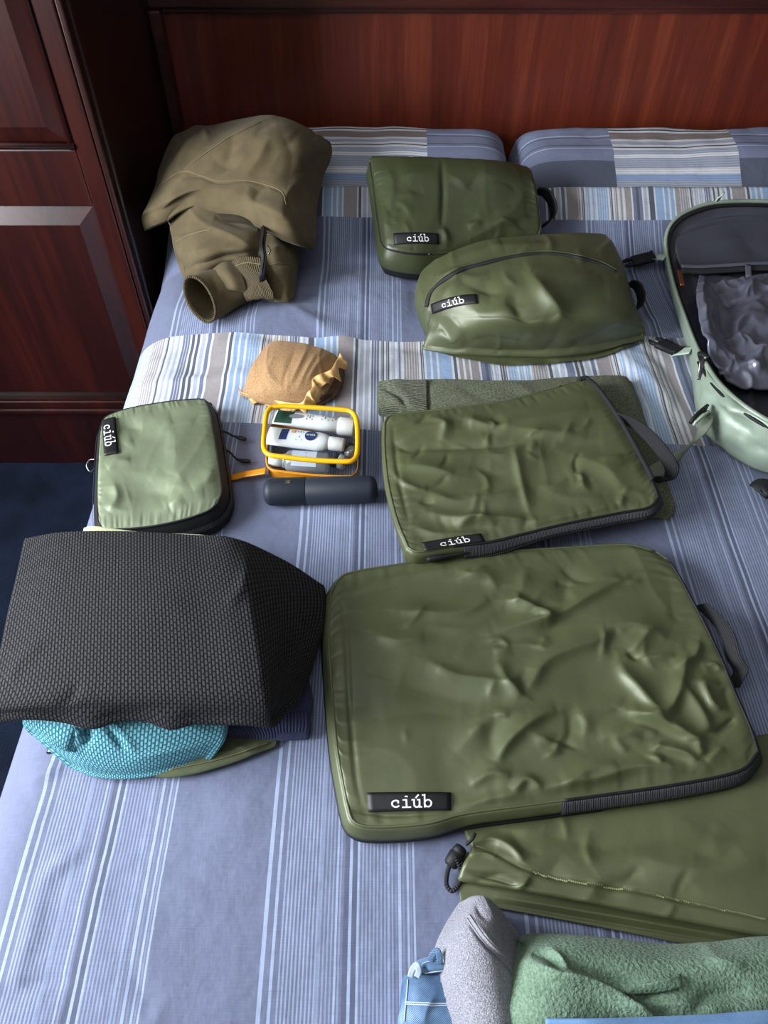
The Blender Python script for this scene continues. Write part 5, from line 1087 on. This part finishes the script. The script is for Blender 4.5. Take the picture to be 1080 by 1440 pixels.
def front_pile():
    G = [[(573, 1374, 4.6), (588, 1371, 5.4), (606, 1372, 5.6), (630, 1370, 5.8), (660, 1366, 5.8)], [(571, 1388, 5.0), (588, 1387, 5.8), (606, 1387, 6), (630, 1386, 6), (660, 1384, 6)], [(569, 1412, 5.0), (588, 1412, 5.8), (606, 1412, 6), (630, 1411, 6), (660, 1410, 6)], [(566, 1440, 5.0), (588, 1440, 5.8), (606, 1440, 6), (630, 1440, 6), (660, 1440, 6)], [(565, 1490, 4), (588, 1492, 5), (606, 1492, 5), (630, 1492, 5), (660, 1492, 5)]]
    V = surf(G, 80, 60); V[..., 2] += crease(proj(V), [([(568, 1404), (605, 1405), (650, 1404)], .002, 4, 2), ([(570, 1384), (600, 1381), (650, 1378)], -.002, 3, 4), ([(596, 1440), (600, 1420), (612, 1400)], .003, 6, 9)])
    t = thing('jeans', 'folded light blue jeans showing a waistband left of the grey sweatshirt', 'jeans', V.mean((0, 1))*[1, 1, 0]+[0, 0, ZB]); d = slab('body', V, M_denim, t, None, .005, 5); tp = Top(V)
    for dy in (0, 3): seam(tp, [(570, 1409+dy), (590, 1410+dy), (612, 1411+dy), (640, 1411+dy)], d, .0007, mat=M_stitch)
    seam(tp, [(574, 1378), (573, 1395), (571, 1415), (569, 1436)], d, .0008, mat=M_stitch)
    G = [[(590, 1352, 4.6), (604, 1348, 5.4), (624, 1347, 5.6), (650, 1344, 5.6)], [(588, 1360, 5.2), (604, 1356, 6.2), (624, 1355, 6.4), (650, 1352, 6.4)], [(590, 1369, 5.2), (606, 1365, 6.2), (626, 1363, 6.4), (650, 1360, 6.4)], [(596, 1373, 4.6), (610, 1371, 5.4), (628, 1369, 5.6), (650, 1366, 5.6)]]
    V = surf(G, 24, 40); d = slab('waistband', V, M_denim, t, .012, .003, 4); tp = Top(V); seam(tp, [(594, 1356), (606, 1352), (626, 1351), (640, 1349)], d, .0006, mat=M_stitch); seam(tp, [(598, 1368), (610, 1366), (628, 1364), (642, 1362)], d, .0006, mat=M_stitch)
    for a, hh in (([(577, 1374), (580, 1364), (586, 1357), (589, 1366), (586, 1374)], [.056, .060, .062, .064, .062]), ([(605, 1351), (609, 1342), (615, 1337), (618, 1346), (618, 1356)], [.060, .064, .066, .067, .068])):
        q = np.array(a, float); strip('belt_loop', PB(q[:, 0], q[:, 1], np.array(hh)), .006, M_stitch if a[0][0] < 600 else M_denim, t, 24, .0018)
    # grey sweatshirt
    G = [[(652, 1272, 3), (668, 1261, 6), (684, 1262, 6.5), (700, 1278, 5), (716, 1300, 3)], [(634, 1300, 4), (655, 1290, 8), (684, 1288, 9), (706, 1300, 7), (726, 1318, 3)], [(620, 1332, 5), (648, 1325, 9), (684, 1322, 10), (712, 1330, 8), (732, 1345, 4)], [(618, 1370, 5.6), (648, 1368, 9.5), (690, 1366, 10.5), (720, 1370, 8.5), (740, 1380, 5)], [(626, 1405, 6), (654, 1404, 9.5), (695, 1404, 10.5), (726, 1406, 8.8), (748, 1412, 6)], [(636, 1440, 6), (662, 1440, 9.5), (700, 1440, 10.5), (732, 1442, 9), (752, 1446, 6)], [(640, 1490, 5), (666, 1496, 8), (704, 1496, 9), (735, 1496, 7.5), (755, 1496, 5)]]
    V = surf(G, 100, 80); V[..., 2] += crease(proj(V), [([(655, 1290), (680, 1325), (705, 1350), (722, 1370)], -.006, 3, 7), ([(660, 1288), (688, 1322), (714, 1348)], .005, 5, 5), ([(670, 1272), (676, 1285), (688, 1295)], -.005, 4, 5), ([(680, 1262), (690, 1280), (700, 1300)], .004, 4, 6), ([(700, 1300), (712, 1320), (716, 1345)], -.008, 7, 9)])
    t = thing('sweatshirt', 'heather grey sweatshirt folded to a peak between jeans and green fleece', 'sweatshirt', V.mean((0, 1))*[1, 1, 0]+[0, 0, ZB]); d = slab('body', V, M_grey, t, None, .006, 6); seam(Top(V), [(657, 1292), (682, 1326), (706, 1351), (720, 1366)], d, .001, mat=simple('grey_seam', (132, 131, 138), .9)); seam(Top(V), [(660, 1287), (686, 1322), (712, 1348)], d, .001, mat=bpy.data.materials['grey_seam'])
    # fleece
    G = [[(735, 1330, 4), (748, 1321, 6), (800, 1320, 7), (870, 1326, 7), (940, 1334, 7), (1010, 1332, 7), (1100, 1324, 6.5), (1180, 1345, 5)], [(728, 1345, 6.5), (752, 1335, 8.5), (800, 1335, 9.5), (870, 1342, 9.5), (940, 1350, 9.5), (1010, 1348, 9.5), (1100, 1338, 9), (1190, 1336, 7)], [(722, 1365, 8), (752, 1355, 10.5), (800, 1356, 11), (870, 1362, 10.5), (940, 1370, 10.5), (1010, 1372, 10.5), (1100, 1366, 10), (1195, 1366, 8)], [(714, 1398, 9), (752, 1390, 11.5), (800, 1390, 12), (870, 1396, 11), (940, 1400, 11), (1010, 1402, 11), (1100, 1402, 10.5), (1200, 1402, 8)], [(708, 1430, 9.4), (752, 1428, 12), (800, 1428, 12.5), (870, 1430, 11.6), (940, 1432, 11.4), (1010, 1434, 11.2), (1100, 1434, 10.6), (1205, 1434, 8)], [(706, 1475, 8), (752, 1480, 10), (800, 1480, 10.5), (870, 1480, 10), (940, 1480, 10), (1010, 1480, 10), (1100, 1480, 9), (1205, 1480, 7)]]
    V = surf(G, 110, 170); V[..., 2] += crease(proj(V), [([(745, 1352), (780, 1368), (830, 1380), (880, 1405), (930, 1438)], .018, 14, 8), ([(800, 1362), (850, 1378), (890, 1400), (950, 1436)], -.014, 8, 16), ([(748, 1340), (772, 1346), (790, 1366)], -.012, 6, 8), ([(772, 1332), (786, 1345), (800, 1365)], .008, 6, 6), ([(870, 1398), (900, 1385), (950, 1376)], .005, 6, 8), ([(975, 1425), (1000, 1400), (1060, 1395)], -.008, 14, 16), ([(990, 1330), (1010, 1350), (1050, 1360)], .006, 10, 14), ([(890, 1416), (950, 1412), (1020, 1420)], .005, 8, 10)])
    t = thing('fleece', 'sage green fleece top folded thickly at the foot of the bed', 'fleece', V.mean((0, 1))*[1, 1, 0]+[0, 0, ZB]); d = slab('body', V, M_fleece, t, None, .010, 6)
    tp = Top(V); lay('pocket_trim', tp, [(873, 1386), (955, 1372), (957, 1388), (880, 1398)], M_fleece, d, 20, 6, .002, .003)
    G = [[(770, 1436, 12.6), (830, 1436, 13.6), (900, 1434, 13.2), (1000, 1430, 12.8), (1080, 1424, 12.6), (1180, 1424, 11)], [(770, 1452, 13), (830, 1452, 14), (900, 1450, 13.8), (1000, 1448, 13.6), (1080, 1444, 13.4), (1190, 1444, 11.4)], [(775, 1490, 12), (830, 1492, 13), (900, 1490, 13), (1000, 1488, 12.8), (1080, 1486, 12.4), (1190, 1486, 11)]]
    V = surf(G, 30, 80); V[..., 2] += .004; t = thing('garment', 'light blue garment lying over the green fleece at the very front edge', 'garment', V.mean((0, 1))*[1, 1, 0]+[0, 0, ZB+.1]); slab('body', V, M_lblue, t, .006, .002, 4)
front_pile()

# ================================================================== open backpack
M_sage = nylon('pale_sage_nylon', (136, 150, 134), .45, .12); M_lin = nylon('charcoal_lining', (62, 63, 74), .36, .15); M_lin_sh = nylon('silver_grey_lining', (112, 114, 130), .24, .35); M_mint = nylon('pale_mint_webbing', (158, 176, 158), .6, .05); M_sagestrap = simple('sage_webbing', (112, 122, 104), .7)
M_copper = simple('copper_zip_pull', (150, 96, 70), .35, metal=.8)
def backpack():
    t = thing('backpack', 'open pale sage backpack with charcoal lining, lying at the right side of the bed', 'backpack', PB(1080, 450, 0))
    rim = [(1150, 290, 4.5), (1080, 284, 5), (1010, 285, 5), (968, 297, 4.8), (945, 314, 4.2), (936, 336, 3.8), (938, 362, 3.6), (948, 405, 3.8), (962, 445, 4.4), (978, 486, 5.6), (991, 510, 7), (1014, 543, 8.5), (1056, 578, 9.5), (1110, 604, 9.5), (1180, 608, 9), (1260, 588, 8), (1300, 520, 6), (1290, 430, 5), (1250, 350, 4.5), (1200, 305, 4.5)]
    q = np.array(rim, float); Lr = cr(np.vstack([PB(q[:, 0], q[:, 1], q[:, 2]/100), PB(q[:1, 0], q[:1, 1], q[:1, 2]/100)]), 181)[:-1]
    K = len(Lr); c = Lr.mean(0); pr_ = proj(Lr)
    # outer wall to the duvet; front pouch bellies out
    low = smooth(470, 560, pr_[:, 1]); nr = np.stack([-(np.roll(Lr, -1, 0)-np.roll(Lr, 1, 0))[:, 1], (np.roll(Lr, -1, 0)-np.roll(Lr, 1, 0))[:, 0]], -1); nr /= np.linalg.norm(nr, axis=1)[:, None]
    if ((Lr[:, :2]-c[:2])*nr).sum() < 0: nr = -nr
    for _ in range(6): nr = (nr+np.roll(nr, 1, 0)+np.roll(nr, -1, 0))/3
    W = []; nr_ = 9
    g = ZB+bz(Lr[:, 0], np.minimum(Lr[:, 1], 1.6))+.006
    for k in range(nr_):
        f = k/(nr_-1); R = Lr.copy(); R[:, 2] = Lr[:, 2]*(1-f)+g*f; out = (.004*math.sin(PI*f)-.010*f*(1-low)+low*(.012*math.sin(PI*f*.62)))
        R[:, :2] += nr*out[:, None]; R[:, 2] += .003*fbm(R[:, 0], R[:, 1], 22, 2, 3)*math.sin(PI*f); W.append(R)
    W = np.array(W); W = np.array([cr(W[:, k], 20) for k in range(K)]).swapaxes(0, 1)
    W[..., :2] += (nr[None]*(crease(proj(W), [([(1015, 560), (1040, 575), (1055, 590)], .006, 4, 7), ([(1045, 590), (1055, 620), (1070, 640)], -.005, 4, 6), ([(990, 530), (1000, 560), (1020, 575)], .005, 5, 8), ([(1000, 560), (1030, 590), (1060, 612)], -.003, 3, 4)]+crumple(985, 510, 1090, 650, 26, .006, 95, 16, 46, 4)))[..., None])
    s = np.r_[0, np.cumsum(np.linalg.norm(np.diff(Lr, axis=0), axis=1))]; uv = np.stack(np.broadcast_arrays(s[None], (np.arange(20)*.005)[:, None]), -1)
    mk('shell', W, gfaces(20, K, wrap=True, flip=True), M_sage, t, uv, solid=.002)
    bpan = []
    for f in np.linspace(0, .97, 14):
        R = W[-1].copy(); R[:, :2] = R[:, :2]*(1-f)+R[:, :2].mean(0)*f; R[:, 2] = ZB+bz(R[:, 0], np.minimum(R[:, 1], 1.6))+.007; bpan.append(R)
    mk('back_panel', np.array(bpan), gfaces(14, K, wrap=True, flip=True)+[tuple(13*K+j for j in range(K))], M_sage, t)
    tubepath('rim_binding', Lr+np.array([0, 0, .001]), .0042, M_sage, t, 8, closed=True)
    Li = Lr.copy(); Li[:, :2] -= nr*.008; Li[:, 2] -= .004; tubepath('zip_track', Li, .0036, M_black, t, 6, closed=True)
    # inner lining: drops inside then a crumpled floor
    IN = [Lr-np.concatenate([nr*.004, np.full((K, 1), .002)], 1)]
    for f, dz in ((.03, .25), (.06, .6), (.11, .85), (.2, 1), (.35, 1), (.5, 1), (.7, 1), (.86, 1)):
        R = Lr.copy(); R[:, :2] = Lr[:, :2]*(1-f)+c[:2]*f; R[:, 2] = Lr[:, 2]*(1-dz)+(ZB+.014+bz(R[:, 0], np.minimum(R[:, 1], 1.6)))*dz; IN.append(R)
    IN = np.array(IN); IN = np.array([cr(IN[:, k], 60) for k in range(K)]).swapaxes(0, 1)
    IN[3:, :, 2] += .010*ridged(IN[3:, :, 0], IN[3:, :, 1], 14, 3, 9)*smooth(0, .2, np.linspace(0, 1, 57))[:, None]
    IN[..., 2] += crease(proj(IN), [([(960, 330), (985, 320), (1030, 312), (1080, 310)], .012, 5, 6)])
    mk('lining', np.vstack([IN.reshape(-1, 3), IN[-1].mean(0)[None]]), gfaces(60, K, wrap=True)+[(59*K+(j+1) % K, 59*K+j, 60*K) for j in range(K)], M_lin, t, np.vstack([grid_uv(IN).reshape(-1, 2), [[0, 0]]]))
    # smooth upper pocket panel with its zip
    G = [[(955, 322, 3.0), (1000, 306, 3.2), (1060, 304, 3.2), (1130, 308, 3.0), (1200, 330, 2.8)], [(950, 345, 2.6), (1000, 338, 3.0), (1060, 336, 3.0), (1130, 340, 3.0), (1210, 350, 2.8)], [(956, 370, 2.4), (1000, 366, 2.8), (1060, 364, 2.8), (1130, 366, 2.8), (1220, 372, 2.8)], [(960, 378, 2.2), (1000, 376, 2.6), (1060, 374, 2.6), (1130, 376, 2.6), (1222, 382, 2.6)]]
    V = surf(G, 40, 80); V[..., 2] += crease(proj(V), [([(985, 345), (1030, 338), (1075, 342)], .003, 10, 14), ([(1040, 330), (1060, 350), (1075, 362)], -.003, 10, 14)]); slab('pocket_panel', V, M_lin, t, .008, .002, 3)
    q = np.array([(958, 381), (985, 382), (1020, 380), (1080, 377), (1150, 379)], float); z = strip('pocket_zip', PB(q[:, 0], q[:, 1], np.full(5, .030)), .014, M_tape, t, 60, .003, side=(0, 1, .2)); strip('zip_facing', PB(q[:, 0], q[:, 1]-7, np.full(5, .034)), .009, M_lin_sh, t, 60, .002, side=(0, 1, .2))
    strip('pocket_tab', PB(np.array([1052., 1053]), np.array([372., 390]), np.array([.036, .034])), .012, M_lin_sh, t, 6, .002)
    q = np.array([(955, 380), (957, 388), (959, 398), (960, 402)], float); strip('zip_pull', PB(q[:, 0], q[:, 1], np.array([.042, .044, .044, .042])), .009, M_copper, t, 12, .003)
    # crumpled glossy flap
    G = [[(985, 386, 4.3), (1005, 396, 3.4), (1040, 392, 3.6), (1075, 386, 3.6), (1120, 384, 3.4), (1200, 390, 2.8)], [(980, 412, 5.4), (1008, 424, 3.2), (1040, 420, 3.6), (1075, 412, 4.2), (1120, 410, 3.8), (1215, 420, 2.8)], [(984, 450, 6.0), (1014, 455, 3.4), (1045, 450, 4.6), (1080, 446, 4.8), (1130, 446, 4.2), (1225, 455, 2.8)], [(992, 482, 6.4), (1020, 490, 4.2), (1050, 488, 5.2), (1085, 480, 5.2), (1140, 482, 4.4), (1230, 492, 2.8)], [(1004, 510, 6.0), (1030, 522, 4.8), (1060, 520, 5.2), (1095, 515, 5.0), (1150, 520, 4.2), (1235, 530, 2.8)], [(1022, 535, 4.2), (1048, 545, 3.8), (1075, 545, 3.8), (1110, 545, 3.8), (1160, 552, 3.2), (1230, 560, 2.6)]]
    V = surf(G, 110, 130); C = [([(990, 390), (986, 420), (992, 460), (1002, 490)], .014, 5, 8), ([(1000, 400), (1012, 420), (1030, 428), (1048, 415)], -.012, 7, 9), ([(994, 405), (1008, 418), (1016, 432)], .010, 5, 5), ([(1030, 432), (1045, 418), (1058, 400), (1075, 392)], .016, 6, 8), ([(1040, 440), (1060, 432), (1080, 436)], .010, 5, 7), ([(1035, 470), (1038, 455), (1052, 445), (1080, 442)], .010, 4, 7), ([(1036, 468), (1042, 480), (1050, 482)], .008, 4, 6),
         ([(1050, 515), (1065, 500), (1085, 490)], .012, 6, 9), ([(1005, 478), (1020, 500), (1045, 512)], .010, 6, 9), ([(1030, 528), (1050, 515), (1070, 525)], .008, 5, 7), ([(1060, 460), (1075, 470), (1090, 468)], -.008, 8, 9), ([(1012, 440), (1020, 465), (1026, 490)], -.010, 8, 9)]
    V[..., 2] += crease(proj(V), C)+.006*ridged(V[..., 0], V[..., 1], 16, 3, 5)+.004*fbm(V[..., 0], V[..., 1], 20, 3, 6); V[..., 2] += crease(proj(V), crumple(985, 390, 1090, 540, 30, .007, 91, 14, 40, 4)); V[..., 2] = np.maximum(V[..., 2], ZB+.02)
    slab('crumpled_flap', V, M_lin_sh, t, .006, .002, 3)
    # second zip edge of the front pouch with metal pull
    i0 = [i for i in range(K) if pr_[i, 1] > 505 and pr_[i, 0] < 1200]; Lz = Lr[min(i0):max(i0)].copy(); Lz[:, :2] += nr[min(i0):max(i0)]*.006; Lz[:, 2] -= .006; tubepath('pouch_zip', Lz, .003, M_black, t, 6)
    q = np.array([(984, 500), (986, 508), (985, 522), (983, 534)], float); strip('zip_pull', PB(q[:, 0], q[:, 1], np.array([.076, .078, .066, .056])), .007, M_metal, t, 14, .003); tubepath('zip_slider', PB(np.array([983., 990, 994]), np.array([497., 500, 505]), np.array([.076, .08, .08])), .0045, M_metal, t, 8, n=8)
    # side compression straps
    for a, b, hh in (([(936, 362), (922, 361), (917, 362)], [(918, 361), (905, 364), (890, 368)], .03), ([(972, 492), (958, 494), (950, 496)], [(954, 494), (940, 488), (928, 482)], .035)):
        a = np.array(a, float); b = np.array(b, float); st = strip('compression_strap', PB(a[:, 0], a[:, 1], np.array([hh+.01, hh, hh-.008])), .026, M_mint, t, 16, .002); pb = PB(b[:, 0], b[:, 1], np.array([hh-.004, .022, .018])); bk = strip('buckle', pb, .030, M_black, st, 20, .008); dd = (pb[-1]-pb[0])/np.linalg.norm(pb[-1]-pb[0]); ss = np.cross(dd, [0, 0, 1]); [tubepath('prong', [pb[-1]+ss*e, pb[-1]+ss*e*1.1+dd*.010, pb[-1]+ss*e*.8+dd*.020], [.004, .0045, .003], M_black, bk, 8, n=12) for e in (-.010, .010)]; tubepath('release_bar', [pb[0]+ss*.016+np.array([0, 0, .003]), pb[0]-ss*.016+np.array([0, 0, .003])], .0035, M_black, bk, 8, n=6)
    # long shoulder strap curling forward with ladder lock
    q = np.array([(985, 578), (992, 592), (985, 612), (962, 636), (935, 655), (915, 668)], float); st = strip('shoulder_strap', PB(q[:, 0], q[:, 1], np.array([.050, .050, .036, .022, .018, .016])), .026, M_sagestrap, t, 60, .002, side=[(.5, -.5, .6), (.7, .3, .6), (.2, .8, .55), (-.3, .8, .5), (-.35, .8, .45), (-.35, .85, .4)])
    q = np.array([(972, 592), (982, 582), (994, 572)], float); strip('ladder_lock', PB(q[:, 0], q[:, 1], np.array([.058, .062, .058])), .010, M_black, st, 10, .005, side=(.3, .3, .9)); q = np.array([(976, 596), (986, 588), (996, 580)], float); strip('ladder_lock', PB(q[:, 0], q[:, 1], np.array([.060, .064, .060])), .007, M_mint, st, 10, .003, side=(.3, .3, .9))
    q = np.array([(1008, 283), (1013, 276), (1018, 271)], float); strip('grab_loop', PB(q[:, 0], q[:, 1], np.array([.07, .085, .095])), .010, M_mint, t, 10, .003)
    q = np.array([(1066, 692), (1074, 686), (1090, 690), (1100, 700)], float); W2 = PB(q[:, 0], q[:, 1], np.array([.012, .018, .016, .012])); strip('side_buckle', W2, .034, M_black, t, 20, .008)
    q = np.array([(1090, 690), (1110, 665), (1125, 640)], float); strip('hip_strap', PB(q[:, 0], q[:, 1], np.array([.014, .02, .03])), .026, M_sagestrap, t, 20, .002)
backpack()
